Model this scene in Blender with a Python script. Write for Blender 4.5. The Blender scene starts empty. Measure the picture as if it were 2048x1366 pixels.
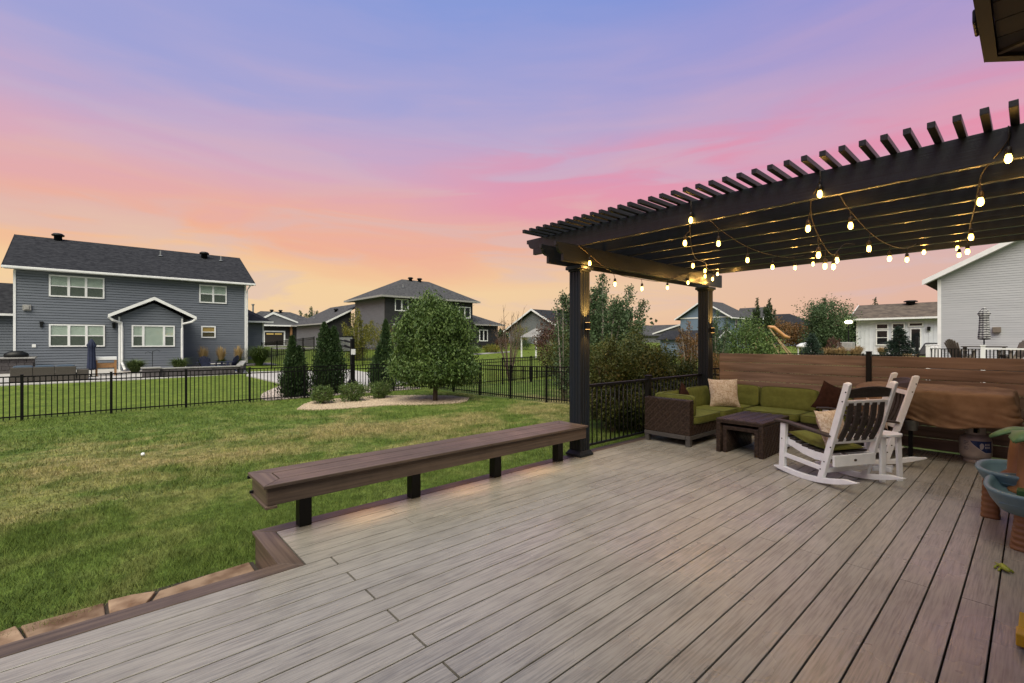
import bpy, math, random
import numpy as np
from mathutils import Vector, Matrix, noise

random.seed(11)
RNG = np.random.default_rng(11)
SC = bpy.context.scene
COL = SC.collection
PI = math.pi

# ------------------------------------------------------------------ camera
YAW = math.radians(48.428)                       # view direction, measured from +X (the way the boards run)
cam_d = bpy.data.cameras.new("camera")
cam_d.sensor_width = 36.0
cam_d.lens = 36.0 * 926.0 / 2048.0
cam_d.clip_start, cam_d.clip_end = 0.05, 3000
cam = bpy.data.objects.new("camera", cam_d)
COL.objects.link(cam)
cam.location = (0, 0, 1.55)
cam.rotation_euler = (PI / 2, 0, YAW - PI / 2)
SC.camera = cam

# ------------------------------------------------------------------ sky
world = bpy.data.worlds.new("World")
SC.world = world
world.use_nodes = True
wt = world.node_tree
wt.nodes.clear()


def srgb(r, g, b, a=1.0):
    f = lambda c: (c / 12.92 if c <= 0.04045 else ((c + 0.055) / 1.055) ** 2.4)
    return (f(r / 255.0), f(g / 255.0), f(b / 255.0), a)


def nd(t, typ, **kw):
    n = t.nodes.new(typ)
    for k, v in kw.items():
        setattr(n, k, v)
    return n


def mth(t, op, a, b=None, clamp=False):
    n = nd(t, "ShaderNodeMath", operation=op, use_clamp=clamp)
    for i, v in enumerate((a, b)):
        if v is None:
            continue
        if isinstance(v, (int, float)):
            n.inputs[i].default_value = v
        else:
            t.links.new(v, n.inputs[i])
    return n.outputs[0]


def ramp(t, fac, stops, interp="LINEAR"):
    n = nd(t, "ShaderNodeValToRGB")
    cr = n.color_ramp
    cr.interpolation = interp
    while len(cr.elements) < len(stops):
        cr.elements.new(0.5)
    for e, (p, c) in zip(cr.elements, stops):
        e.position = p
        e.color = c
    t.links.new(fac, n.inputs[0])
    return n.outputs[0]


def mixc(t, fac, a, b, blend="MIX"):
    n = nd(t, "ShaderNodeMix", data_type="RGBA", blend_type=blend)
    for sock, v in ((n.inputs[0], fac), (n.inputs[6], a), (n.inputs[7], b)):
        if isinstance(v, (int, float)):
            sock.default_value = v
        elif isinstance(v, tuple):
            sock.default_value = v
        else:
            t.links.new(v, sock)
    return n.outputs[2]


def build_sky():
    t = wt
    tc = nd(t, "ShaderNodeTexCoord")
    sp = nd(t, "ShaderNodeSeparateXYZ")
    t.links.new(tc.outputs["Generated"], sp.inputs[0])
    x, y, z = sp.outputs
    hl = mth(t, "SQRT", mth(t, "ADD", mth(t, "MULTIPLY", x, x), mth(t, "MULTIPLY", y, y)))
    hl = mth(t, "MAXIMUM", hl, 0.001)
    # long flat cloud bands: noise stretched along the horizon
    mp = nd(t, "ShaderNodeMapping")
    mp.inputs["Scale"].default_value = (1.0, 1.0, 7.0)
    mp.inputs["Rotation"].default_value = (math.radians(5), math.radians(-4), 0)
    t.links.new(tc.outputs["Generated"], mp.inputs[0])
    n1 = nd(t, "ShaderNodeTexNoise")
    n1.inputs["Scale"].default_value = 1.25
    n1.inputs["Detail"].default_value = 4
    n1.inputs["Roughness"].default_value = 0.5
    n1.inputs["Distortion"].default_value = 0.5
    t.links.new(mp.outputs[0], n1.inputs["Vector"])
    n2 = nd(t, "ShaderNodeTexNoise")
    n2.inputs["Scale"].default_value = 3.1
    n2.inputs["Detail"].default_value = 5
    n2.inputs["Distortion"].default_value = 0.8
    t.links.new(mp.outputs[0], n2.inputs["Vector"])
    wob = mth(t, "MULTIPLY", mth(t, "SUBTRACT", n1.outputs["Fac"], 0.5), 0.17)
    wob = mth(t, "ADD", wob, mth(t, "MULTIPLY", mth(t, "SUBTRACT", n2.outputs["Fac"], 0.5), 0.09))
    wob = mth(t, "MULTIPLY", wob, mth(t, "MINIMUM", mth(t, "MULTIPLY", mth(t, "MAXIMUM", z, 0.0), 5.0), 1.0))
    e = mth(t, "ADD", z, wob)
    # side towards the sunset (+Y and a little -X) and side away from it
    sx, sy = math.cos(math.radians(82)), math.sin(math.radians(82))
    az = mth(t, "DIVIDE", mth(t, "ADD", mth(t, "MULTIPLY", x, sx), mth(t, "MULTIPLY", y, sy)), hl)
    mr = nd(t, "ShaderNodeMapRange", interpolation_type="SMOOTHSTEP")
    mr.inputs[1].default_value, mr.inputs[2].default_value = 0.15, 0.98
    t.links.new(az, mr.inputs[0])
    A = [(0.0, srgb(240, 194, 150)), (0.05, srgb(246, 211, 168)), (0.115, srgb(248, 212, 164)), (0.155, srgb(247, 199, 156)),
         (0.20, srgb(243, 181, 155)), (0.25, srgb(232, 178, 175)), (0.31, srgb(217, 179, 196)), (0.375, srgb(198, 176, 208)),
         (0.45, srgb(170, 168, 216)), (0.58, srgb(140, 158, 220)), (0.75, srgb(138, 160, 200)), (1.0, srgb(152, 168, 186))]
    B = [(0.0, srgb(227, 174, 150)), (0.06, srgb(231, 184, 162)), (0.12, srgb(224, 184, 176)), (0.19, srgb(213, 180, 190)),
         (0.26, srgb(220, 176, 190)), (0.33, srgb(224, 162, 186)), (0.40, srgb(196, 164, 202)), (0.50, srgb(160, 153, 212)),
         (0.60, srgb(122, 143, 216)), (0.75, srgb(134, 156, 200)), (1.0, srgb(152, 168, 186))]
    # the eastern sky opposite the sunset: plain blue-grey dusk
    E = [(0.0, srgb(180, 180, 174)), (0.15, srgb(182, 186, 182)), (0.40, srgb(168, 179, 190)), (0.75, srgb(150, 167, 192)), (1.0, srgb(152, 168, 186))]
    ca, cb = ramp(t, e, A), ramp(t, e, B)
    c = mixc(t, mr.outputs[0], cb, ca)
    m2 = nd(t, "ShaderNodeMapRange", interpolation_type="SMOOTHSTEP")
    m2.inputs[1].default_value, m2.inputs[2].default_value = 0.12, -0.45
    t.links.new(az, m2.inputs[0])
    east = m2.outputs[0]
    # pink band and soft streaks
    band = ramp(t, e, [(0.20, (0, 0, 0, 1)), (0.29, (1, 1, 1, 1)), (0.34, (1, 1, 1, 1)), (0.44, (0, 0, 0, 1))], "EASE")
    st = ramp(t, n2.outputs["Fac"], [(0.40, (0, 0, 0, 1)), (0.60, (1, 1, 1, 1))], "EASE")
    m3 = nd(t, "ShaderNodeMapRange", interpolation_type="SMOOTHSTEP")
    m3.inputs[1].default_value, m3.inputs[2].default_value = 0.80, 0.985
    t.links.new(az, m3.inputs[0])
    c = mixc(t, mth(t, "MULTIPLY", mth(t, "MULTIPLY", band, st), mth(t, "SUBTRACT", 0.58, mth(t, "MULTIPLY", m3.outputs[0], 0.44))), c, srgb(238, 142, 168))
    low = ramp(t, e, [(0.02, (0, 0, 0, 1)), (0.10, (1, 1, 1, 1)), (0.20, (1, 1, 1, 1)), (0.30, (0, 0, 0, 1))], "EASE")
    st2 = ramp(t, n2.outputs["Fac"], [(0.34, (1, 1, 1, 1)), (0.50, (0, 0, 0, 1))], "EASE")
    c = mixc(t, mth(t, "MULTIPLY", mth(t, "MULTIPLY", low, st2), 0.45), c, srgb(214, 190, 196))
    c = mixc(t, east, c, ramp(t, e, E))
    bg = nd(t, "ShaderNodeBackground")
    bg.inputs["Strength"].default_value = SKY_STRENGTH
    t.links.new(c, bg.inputs[0])
    out = nd(t, "ShaderNodeOutputWorld")
    t.links.new(bg.outputs[0], out.inputs[0])


SKY_STRENGTH = 0.68
build_sky()

# very soft lamp added to brighten the ground beyond what the sky gives
sun_d = bpy.data.lights.new("sun", "SUN")
sun_d.energy = 3.8
sun_d.angle = math.radians(55)
sun_d.color = (1.0, 0.93, 0.76)
sun = bpy.data.objects.new("sun", sun_d)
COL.objects.link(sun)
sun.rotation_euler = Vector((0.48, 0.40, -0.80)).to_track_quat("-Z", "Y").to_euler()
sun.location = (-6, 2, 12)

vs = SC.view_settings
vs.view_transform = "Standard"
vs.look = "None"
vs.exposure = 0.5
vs.gamma = 1.0
vs.use_curve_mapping = False
SC.render.engine = "CYCLES"
SC.cycles.use_denoising = True
SC.cycles.sample_clamp_indirect = 4.0
SC.cycles.max_bounces = 6
SC.cycles.transparent_max_bounces = 12

# ------------------------------------------------------------------ helpers
ORG = {}


def origin(o):
    return ORG.get(o.name, Vector((0, 0, 0)))


def tag(o, label=None, cat=None, group=None, kind=None):
    if label: o["label"] = label
    if cat: o["category"] = cat
    if group: o["group"] = group
    if kind: o["kind"] = kind
    return o


def thing(name, label, cat, loc=(0, 0, 0), rz=0.0, group=None, kind=None):
    o = bpy.data.objects.new(name, None)
    COL.objects.link(o)
    o.empty_display_size = 0.2
    o.location = loc
    o.rotation_euler = (0, 0, rz)
    ORG[o.name] = Vector(loc)
    return tag(o, label, cat, group, kind)


def link(name, me, m=None, parent=None, loc=None):
    o = bpy.data.objects.new(name, me)
    COL.objects.link(o)
    if m is not None and not me.materials:
        me.materials.append(m)
    if parent is not None:
        o.parent = parent
        ORG[o.name] = origin(parent)
    if loc is not None:
        o.location = loc
    return o


def npmesh(name, V, Fc, smooth=False):
    me = bpy.data.meshes.new(name)
    V = np.asarray(V, dtype=np.float32)
    Fc = np.asarray(Fc, dtype=np.int32)
    n, k = Fc.shape
    me.vertices.add(len(V))
    me.vertices.foreach_set("co", V.ravel())
    me.loops.add(n * k)
    me.loops.foreach_set("vertex_index", Fc.ravel())
    me.polygons.add(n)
    me.polygons.foreach_set("loop_start", np.arange(0, n * k, k, dtype=np.int32))
    me.polygons.foreach_set("loop_total", np.full(n, k, dtype=np.int32))
    if smooth:
        me.polygons.foreach_set("use_smooth", np.ones(n, dtype=bool))
    me.update(calc_edges=True)
    me.validate()
    return me


class MB:
    """collects simple solids; build() links them as one mesh object"""

    def __init__(s):
        s.v, s.f = [], []

    def add(s, vs_, fs):
        o = len(s.v)
        s.v += [tuple(p) for p in vs_]
        s.f += [tuple(i + o for i in f) for f in fs]
        return s

    def box(s, x0, x1, y0, y1, z0, z1):
        vs_ = [(x, y, z) for z in (z0, z1) for y in (y0, y1) for x in (x0, x1)]
        return s.add(vs_, [(0, 2, 3, 1), (4, 5, 7, 6), (0, 1, 5, 4), (2, 6, 7, 3), (0, 4, 6, 2), (1, 3, 7, 5)])

    def beam(s, p0, p1, w, h, up=(0, 0, 1)):
        p0, p1, up = Vector(p0), Vector(p1), Vector(up)
        a = (p1 - p0).normalized()
        sd = a.cross(up)
        if sd.length < 1e-4:
            sd = a.cross(Vector((1, 0, 0)))
        sd.normalize()
        u = sd.cross(a).normalized()
        vs_ = []
        for p in (p0, p1):
            for i, j in ((-1, -1), (1, -1), (1, 1), (-1, 1)):
                vs_.append(p + sd * (i * w / 2) + u * (j * h / 2))
        return s.add(vs_, [(3, 2, 1, 0), (4, 5, 6, 7), (0, 1, 5, 4), (1, 2, 6, 5), (2, 3, 7, 6), (3, 0, 4, 7)])

    def tube(s, pts, r, n=8, cap=True):
        pts = [Vector(p) for p in pts]
        m = len(pts)
        rs = [r] * m if isinstance(r, (int, float)) else list(r)
        rings = []
        ref = Vector((0, 0, 1))
        for i, p in enumerate(pts):
            a = (pts[min(i + 1, m - 1)] - pts[max(i - 1, 0)])
            if a.length < 1e-9: a = Vector((0, 0, 1))
            a.normalize()
            sd = a.cross(ref)
            if sd.length < 0.05: sd = a.cross(Vector((1, 0, 0)))
            sd.normalize()
            u = sd.cross(a)
            rings.append([p + (sd * math.cos(2 * PI * k / n) + u * math.sin(2 * PI * k / n)) * rs[i] for k in range(n)])
        vs_ = [q for rg in rings for q in rg]
        fs = []
        for i in range(m - 1):
            for k in range(n):
                fs.append((i * n + k, i * n + (k + 1) % n, (i + 1) * n + (k + 1) % n, (i + 1) * n + k))
        if cap:
            fs.append(tuple(range(n))[::-1])
            fs.append(tuple((m - 1) * n + k for k in range(n)))
        return s.add(vs_, fs)

    def lathe(s, prof, n=20, c=(0, 0, 0)):
        vs_, fs = [], []
        for r, z in prof:
            for k in range(n):
                a = 2 * PI * k / n
                vs_.append((c[0] + r * math.cos(a), c[1] + r * math.sin(a), c[2] + z))
        m = len(prof)
        for i in range(m - 1):
            for k in range(n):
                fs.append((i * n + k, i * n + (k + 1) % n, (i + 1) * n + (k + 1) % n, (i + 1) * n + k))
        fs.append(tuple(range(n))[::-1])
        fs.append(tuple((m - 1) * n + k for k in range(n)))
        return s.add(vs_, fs)

    def prism(s, poly, d, mp):
        """polygon (u,v) extruded from 0 to d; mp(u,v,w) gives the point"""
        n = len(poly)
        vs_ = [mp(u, v, 0) for u, v in poly] + [mp(u, v, d) for u, v in poly]
        fs = [tuple(range(n))[::-1], tuple(range(n, 2 * n))]
        fs += [(i, (i + 1) % n, n + (i + 1) % n, n + i) for i in range(n)]
        return s.add(vs_, fs)

    def ball(s, c, r, n=10, sc=(1, 1, 1)):
        prof = [(max(math.sin(PI * i / n), 0.01) * r, -math.cos(PI * i / n) * r) for i in range(n + 1)]
        o = len(s.v)
        s.lathe(prof, n * 2)
        for i in range(o, len(s.v)):
            x, y, z = s.v[i]
            s.v[i] = (c[0] + x * sc[0], c[1] + y * sc[1], c[2] + z * sc[2])
        return s

    def xf(s, M, a=0):
        for i in range(a, len(s.v)):
            s.v[i] = tuple(M @ Vector(s.v[i]))
        return s

    def build(s, name, m, parent=None, smooth=False, bevel=0.0, local=False, seg=2, kind=None, label=None):
        me = bpy.data.meshes.new(name)
        og = Vector((0, 0, 0)) if (local or parent is None) else origin(parent)
        me.from_pydata([(p[0] - og.x, p[1] - og.y, p[2] - og.z) for p in s.v], [], s.f)
        me.update()
        if smooth:
            for p in me.polygons: p.use_smooth = True
        o = link(name, me, m, parent)
        if bevel:
            b = o.modifiers.new("bevel", "BEVEL")
            b.width, b.segments, b.limit_method = bevel, seg, "ANGLE"
            b.angle_limit = math.radians(40)
        if kind: o["kind"] = kind
        if label: o["label"] = label
        return o


def copy_tree(o, loc=None, label=None, group=None, parent=None, rz=None):
    c = o.copy()
    COL.objects.link(c)
    if parent is not None: c.parent = parent
    if loc is not None:
        c.location = loc
        ORG[c.name] = Vector(loc)
    if rz is not None: c.rotation_euler = (0, 0, rz)
    if label: c["label"] = label
    if group: c["group"] = group
    for ch in o.children:
        copy_tree(ch, parent=c)
    return c


# ------------------------------------------------------------------ materials
def mat(name, col, rough=0.6, col2=None, scale=(6, 6, 6), detail=4.0, lo=0.35, hi=0.65, bump=0.0, bscale=None,
        metal=0.0, spec=0.5, coords="POS", rnd=0.0, dist=0.0, coat=0.0):
    """principled; col..col2 by noise in stretched coordinates; rnd = brightness spread between objects"""
    m = bpy.data.materials.new(name)
    m.use_nodes = True
    t = m.node_tree
    b = t.nodes["Principled BSDF"]
    b.inputs["Roughness"].default_value = rough
    b.inputs["Metallic"].default_value = metal
    b.inputs["Specular IOR Level"].default_value = spec
    if coat:
        b.inputs["Coat Weight"].default_value = coat
        b.inputs["Coat Roughness"].default_value = 0.2
    if coords == "POS":
        src = nd(t, "ShaderNodeNewGeometry").outputs["Position"]
    else:
        src = nd(t, "ShaderNodeTexCoord").outputs["Object"]
    mp = nd(t, "ShaderNodeMapping")
    mp.inputs["Scale"].default_value = scale
    t.links.new(src, mp.inputs[0])
    oi = nd(t, "ShaderNodeObjectInfo")
    no = nd(t, "ShaderNodeTexNoise", noise_dimensions="4D")
    no.inputs["Scale"].default_value = 1.0
    no.inputs["Detail"].default_value = detail
    no.inputs["Distortion"].default_value = dist
    t.links.new(mp.outputs[0], no.inputs["Vector"])
    t.links.new(mth(t, "MULTIPLY", oi.outputs["Random"], 50.0), no.inputs["W"])
    c2 = col2 if col2 else tuple(c * 0.82 for c in col[:3]) + (1,)
    c = ramp(t, no.outputs["Fac"], [(lo, c2), (hi, col)])
    if rnd:
        hs = nd(t, "ShaderNodeHueSaturation")
        t.links.new(c, hs.inputs["Color"])
        t.links.new(mth(t, "ADD", mth(t, "MULTIPLY", oi.outputs["Random"], 2 * rnd), 1 - rnd), hs.inputs["Value"])
        c = hs.outputs[0]
    t.links.new(c, b.inputs["Base Color"])
    if bump:
        bp = nd(t, "ShaderNodeBump")
        bp.inputs["Strength"].default_value = min(1.0, bump)
        bp.inputs["Distance"].default_value = 0.004
        h = no.outputs["Fac"]
        if bscale:
            m2 = nd(t, "ShaderNodeMapping")
            m2.inputs["Scale"].default_value = bscale
            t.links.new(src, m2.inputs[0])
            n2 = nd(t, "ShaderNodeTexNoise")
            n2.inputs["Scale"].default_value = 1.0
            n2.inputs["Detail"].default_value = 3
            t.links.new(m2.outputs[0], n2.inputs["Vector"])
            h = n2.outputs["Fac"]
        t.links.new(h, bp.inputs["Height"])
        t.links.new(bp.outputs[0], b.inputs["Normal"])
    return m


def leafmat(name, cols, rough=0.55, trans=0.25):
    """leaf colour picked per leaf, drifting slowly through the crown"""
    m = bpy.data.materials.new(name)
    m.use_nodes = True
    t = m.node_tree
    b = t.nodes["Principled BSDF"]
    b.inputs["Roughness"].default_value = rough
    b.inputs["Specular IOR Level"].default_value = 0.35
    g = nd(t, "ShaderNodeNewGeometry")
    no = nd(t, "ShaderNodeTexNoise")
    no.inputs["Scale"].default_value = 1.6
    no.inputs["Detail"].default_value = 3
    t.links.new(g.outputs["Position"], no.inputs["Vector"])
    f = mth(t, "ADD", mth(t, "MULTIPLY", g.outputs["Random Per Island"], 0.6), mth(t, "MULTIPLY", no.outputs["Fac"], 0.9))
    f = mth(t, "SUBTRACT", f, 0.25, True)
    n = len(cols)
    c = ramp(t, f, [(i / (n - 1), cc) for i, cc in enumerate(cols)])
    t.links.new(c, b.inputs["Base Color"])
    tr = nd(t, "ShaderNodeBsdfTranslucent")
    t.links.new(c, tr.inputs[0])
    mx = nd(t, "ShaderNodeMixShader")
    mx.inputs[0].default_value = trans
    t.links.new(b.outputs[0], mx.inputs[1])
    t.links.new(tr.outputs[0], mx.inputs[2])
    t.links.new(mx.outputs[0], t.nodes["Material Output"].inputs[0])
    return m


def glassmat(name, tint, clear=0.55, rough=0.03):
    m = bpy.data.materials.new(name)
    m.use_nodes = True
    t = m.node_tree
    b = t.nodes["Principled BSDF"]
    b.inputs["Base Color"].default_value = tint
    b.inputs["Roughness"].default_value = rough
    b.inputs["Specular IOR Level"].default_value = 0.35
    no = nd(t, "ShaderNodeTexNoise")
    no.inputs["Scale"].default_value = 0.7
    bp = nd(t, "ShaderNodeBump")
    bp.inputs["Strength"].default_value = 0.03
    t.links.new(no.outputs["Fac"], bp.inputs["Height"])
    t.links.new(bp.outputs[0], b.inputs["Normal"])
    tr = nd(t, "ShaderNodeBsdfTransparent")
    mx = nd(t, "ShaderNodeMixShader")
    mx.inputs[0].default_value = clear
    t.links.new(b.outputs[0], mx.inputs[1])
    t.links.new(tr.outputs[0], mx.inputs[2])
    t.links.new(mx.outputs[0], t.nodes["Material Output"].inputs[0])
    return m


def glowmat(name, col, strength):
    m = bpy.data.materials.new(name)
    m.use_nodes = True
    t = m.node_tree
    b = t.nodes["Principled BSDF"]
    b.inputs["Base Color"].default_value = (0.8, 0.75, 0.65, 1)
    b.inputs["Emission Color"].default_value = col
    b.inputs["Emission Strength"].default_value = strength
    return m


M = {}
L3 = lambda r, g, b: (r, g, b, 1.0)
M["deck"] = mat("deck_composite", L3(0.345, 0.320, 0.276), 0.36, L3(0.180, 0.168, 0.148), (4.5, 110, 110), 7, 0.28, 0.58, 0.3, (3, 260, 260), rnd=0.055, spec=0.75, dist=0.25)
M["brown"] = mat("walnut_composite", L3(0.140, 0.100, 0.076), 0.42, L3(0.070, 0.051, 0.042), (1.2, 45, 45), 5, 0.35, 0.7, 0.25, (3, 220, 220), rnd=0.08, spec=0.32)
M["brown_y"] = mat("walnut_composite_cross", L3(0.150, 0.108, 0.082), 0.42, L3(0.075, 0.054, 0.044), (45, 1.2, 45), 5, 0.35, 0.7, 0.25, (220, 3, 220), rnd=0.08, spec=0.32)
M["cedar"] = mat("stained_fence_board", L3(0.315, 0.225, 0.185), 0.7, L3(0.150, 0.103, 0.083), (12, 1.0, 14), 6, 0.33, 0.68, 0.4, (90, 5, 160), rnd=0.10, dist=0.6, spec=0.2)
M["black"] = mat("black_powder_coat", L3(0.006, 0.0065, 0.0075), 0.45, L3(0.004, 0.0045, 0.005), (20, 20, 20), spec=0.28)
M["fence"] = mat("black_aluminium", L3(0.004, 0.004, 0.0045), 0.5, L3(0.003, 0.003, 0.0033), (20, 20, 20), spec=0.2)
M["perg"] = mat("pergola_black_stain", L3(0.009, 0.0125, 0.0175), 0.33, L3(0.0042, 0.0055, 0.0075), (30, 2.0, 60), 5, 0.35, 0.7, 0.35, (90, 5, 160), spec=0.45)
M["perg_x"] = mat("pergola_black_stain_cross", L3(0.013, 0.0145, 0.017), 0.36, L3(0.006, 0.0065, 0.007), (2.0, 30, 60), 5, 0.35, 0.7, 0.35, (5, 90, 160), spec=0.45)
M["post"] = mat("post_sleeve_charcoal", L3(0.010, 0.0145, 0.0225), 0.45, L3(0.012, 0.0145, 0.018), (20, 20, 3), spec=0.3)
M["white"] = mat("white_poly", L3(0.84, 0.86, 0.90), 0.45, L3(0.76, 0.78, 0.82), (9, 9, 9), bump=0.08, bscale=(60, 60, 60))
M["trim"] = mat("white_trim", L3(0.74, 0.74, 0.75), 0.5, L3(0.66, 0.66, 0.68), (3, 3, 3))
M["slate"] = mat("slate_poly_slat", L3(0.056, 0.046, 0.042), 0.55, L3(0.036, 0.030, 0.028), (8, 60, 60), bump=0.1, spec=0.3)
M["wicker"] = mat("brown_wicker", L3(0.060, 0.040, 0.031), 0.36, L3(0.016, 0.011, 0.009), (45, 45, 45), 3, 0.3, 0.7, spec=0.22)
M["sofa_base"] = mat("grey_base_wood", L3(0.085, 0.078, 0.074), 0.55, L3(0.05, 0.046, 0.044), (8, 8, 60))
M["green"] = mat("olive_cushion", L3(0.150, 0.165, 0.042), 0.85, L3(0.118, 0.130, 0.032), (14, 14, 14), bump=0.3, bscale=(420, 420, 420), spec=0.15)
M["piping"] = mat("cushion_piping", L3(0.085, 0.095, 0.022), 0.85)
M["cream"] = mat("cream_pattern", L3(0.62, 0.53, 0.44), 0.9, L3(0.46, 0.35, 0.26), (30, 30, 30), 1.5, 0.44, 0.56, 0.3, (300, 300, 300), coords="OBJ", spec=0.1, dist=1.5)
M["choc"] = mat("chocolate_pillow", L3(0.040, 0.017, 0.012), 0.9, L3(0.026, 0.011, 0.008), (20, 20, 20), bump=0.3, bscale=(300, 300, 300), spec=0.1)
M["tan_cover"] = mat("tan_canvas_cover", L3(0.265, 0.165, 0.098), 0.75, L3(0.180, 0.106, 0.060), (7, 7, 7), bump=0.25, bscale=(35, 35, 35), spec=0.2)
M["tank"] = mat("tank_paint", L3(0.42, 0.38, 0.35), 0.42, L3(0.33, 0.30, 0.28), (12, 12, 12))
M["tank_blue"] = mat("label_blue", L3(0.010, 0.045, 0.19), 0.35, L3(0.006, 0.02, 0.10), (9, 9, 9))
M["label_white"] = mat("label_white_print", L3(0.55, 0.55, 0.58), 0.4)
M["label_grey"] = mat("label_grey_print", L3(0.12, 0.13, 0.17), 0.5)
M["galv"] = mat("galvanised", L3(0.30, 0.31, 0.31), 0.45, L3(0.18, 0.19, 0.19), (20, 20, 9), metal=0.6)
M["toy_blue"] = mat("toy_blue_plastic", L3(0.120, 0.205, 0.240), 0.42, L3(0.100, 0.178, 0.212), (9, 9, 9))
M["toy_brown"] = mat("toy_tan_plastic", L3(0.235, 0.112, 0.040), 0.5, L3(0.20, 0.093, 0.033), (9, 9, 9))
M["toy_green"] = mat("toy_palm_green", L3(0.085, 0.19, 0.075), 0.5, L3(0.06, 0.145, 0.055), (14, 14, 14))
M["toy_dkgreen"] = mat("toy_dark_green", L3(0.03, 0.085, 0.02), 0.5)
M["toy_lime"] = mat("toy_lime", L3(0.33, 0.38, 0.045), 0.45, L3(0.24, 0.28, 0.03), (60, 60, 60))
M["toy_yellow"] = mat("toy_yellow", L3(0.72, 0.42, 0.012), 0.4)
M["soffit"] = mat("brown_soffit", L3(0.060, 0.036, 0.022), 0.6, L3(0.042, 0.026, 0.016), (9, 9, 9))
M["fascia"] = mat("brown_fascia", L3(0.045, 0.028, 0.019), 0.5)
M["hip_trim"] = mat("brown_hip_trim", L3(0.15, 0.09, 0.048), 0.5)  # lit warm tone put into the trim's brown
M["side_blue"] = mat("siding_slate_blue", L3(0.135, 0.150, 0.185), 0.6, L3(0.118, 0.132, 0.165), (1.2, 1.2, 7), bump=0.05)
M["side_dark"] = mat("siding_charcoal", L3(0.022, 0.021, 0.023), 0.6, L3(0.017, 0.016, 0.018), (1.2, 1.2, 7))
M["side_grey"] = mat("siding_mid_grey", L3(0.138, 0.140, 0.160), 0.6, L3(0.120, 0.122, 0.140), (1.2, 1.2, 7))
M["side_gable"] = mat("siding_green_grey", L3(0.155, 0.170, 0.178), 0.6, L3(0.135, 0.15, 0.157), (1.2, 1.2, 7))
M["side_light"] = mat("siding_pale_grey", L3(0.43, 0.44, 0.47), 0.55, L3(0.39, 0.40, 0.43), (0.8, 0.8, 5), bump=0.04)
M["side_sky"] = mat("siding_sky_blue", L3(0.15, 0.21, 0.29), 0.6, L3(0.13, 0.185, 0.26), (1.2, 1.2, 7))
M["side_white"] = mat("siding_white", L3(0.62, 0.64, 0.70), 0.55, L3(0.56, 0.58, 0.64), (2, 2, 2))
M["roof"] = mat("asphalt_shingle", L3(0.036, 0.037, 0.043), 0.9, L3(0.012, 0.0125, 0.016), (5, 5, 18), 5, 0.35, 0.65, 0.6, spec=0.15)
M["roof_grey"] = mat("asphalt_shingle_grey", L3(0.088, 0.088, 0.092), 0.9, L3(0.036, 0.036, 0.040), (4, 4, 14), 5, 0.35, 0.65, 0.5, spec=0.15)
M["roof_brown"] = mat("asphalt_shingle_brown", L3(0.135, 0.108, 0.088), 0.9, L3(0.072, 0.058, 0.050), (2.2, 2.2, 9), 5, 0.38, 0.62, 0.5, spec=0.15)
M["blind"] = mat("window_blind", L3(0.72, 0.86, 0.76), 0.7, L3(0.64, 0.78, 0.68), (4, 4, 4))
M["blind_warm"] = mat("window_blind_warm", L3(0.75, 0.52, 0.16), 0.7)
M["glass"] = glassmat("window_glass", L3(0.03, 0.035, 0.035), 0.80)
M["screen"] = glassmat("insect_screen", L3(0.040, 0.05, 0.043), 0.50, 0.4)
M["darkglass"] = glassmat("dark_window_glass", L3(0.012, 0.014, 0.016), 0.08)
M["acrylic"] = glassmat("frosted_acrylic", L3(0.30, 0.31, 0.31), 0.45, 0.3)
M["room"] = mat("dark_room", L3(0.03, 0.032, 0.03), 0.9)
M["door_brown"] = mat("garage_door_brown", L3(0.022, 0.016, 0.013), 0.5)
M["concrete"] = mat("concrete", L3(0.42, 0.40, 0.385), 0.85, L3(0.34, 0.325, 0.315), (2.5, 2.5, 2.5), bump=0.2)
M["stone"] = mat("flagstone", L3(0.37, 0.255, 0.17), 0.8, L3(0.15, 0.085, 0.05), (6, 6, 6), 8, 0.36, 0.62, 1.0, rnd=0.2, spec=0.25)
M["block"] = mat("grey_block", L3(0.085, 0.075, 0.080), 0.9, L3(0.055, 0.048, 0.052), (8, 8, 16), rnd=0.15)
M["stone_cap"] = mat("stone_cap", L3(0.30, 0.29, 0.285), 0.85, L3(0.23, 0.225, 0.22), (8, 8, 8))
M["mulch"] = mat("tan_gravel", L3(0.56, 0.45, 0.33), 0.95, L3(0.27, 0.205, 0.145), (45, 45, 45), 3, 0.35, 0.65, 0.8)
M["pebble"] = mat("river_pebble", L3(0.52, 0.45, 0.42), 0.85, L3(0.27, 0.22, 0.20), (16, 16, 16), 2, 0.35, 0.65)
M["soil"] = mat("soil", L3(0.055, 0.042, 0.032), 0.95, L3(0.035, 0.027, 0.02), (9, 9, 9))
M["bark"] = mat("bark", L3(0.115, 0.080, 0.060), 0.9, L3(0.06, 0.042, 0.032), (30, 30, 6), bump=0.5)
M["bark_pale"] = mat("bark_pale", L3(0.27, 0.235, 0.20), 0.85, L3(0.17, 0.145, 0.12), (30, 30, 6))
M["wood_warm"] = mat("cedar_cart", L3(0.30, 0.155, 0.062), 0.6, L3(0.22, 0.11, 0.045), (9, 9, 9))
M["navy"] = mat("navy_canvas", L3(0.013, 0.020, 0.058), 0.8, L3(0.009, 0.014, 0.04), (9, 9, 9))
M["teal"] = mat("blue_firepit", L3(0.055, 0.085, 0.13), 0.6)
M["patio_brown"] = mat("patio_wicker", L3(0.062, 0.052, 0.045), 0.8, L3(0.045, 0.038, 0.033), (30, 30, 60))
M["taupe"] = mat("taupe_poly", L3(0.16, 0.13, 0.105), 0.6, L3(0.125, 0.10, 0.082), (9, 9, 9))
M["bulb"] = glowmat("warm_filament_bulb", (1.0, 0.63, 0.115, 1), 6.5)
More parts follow.
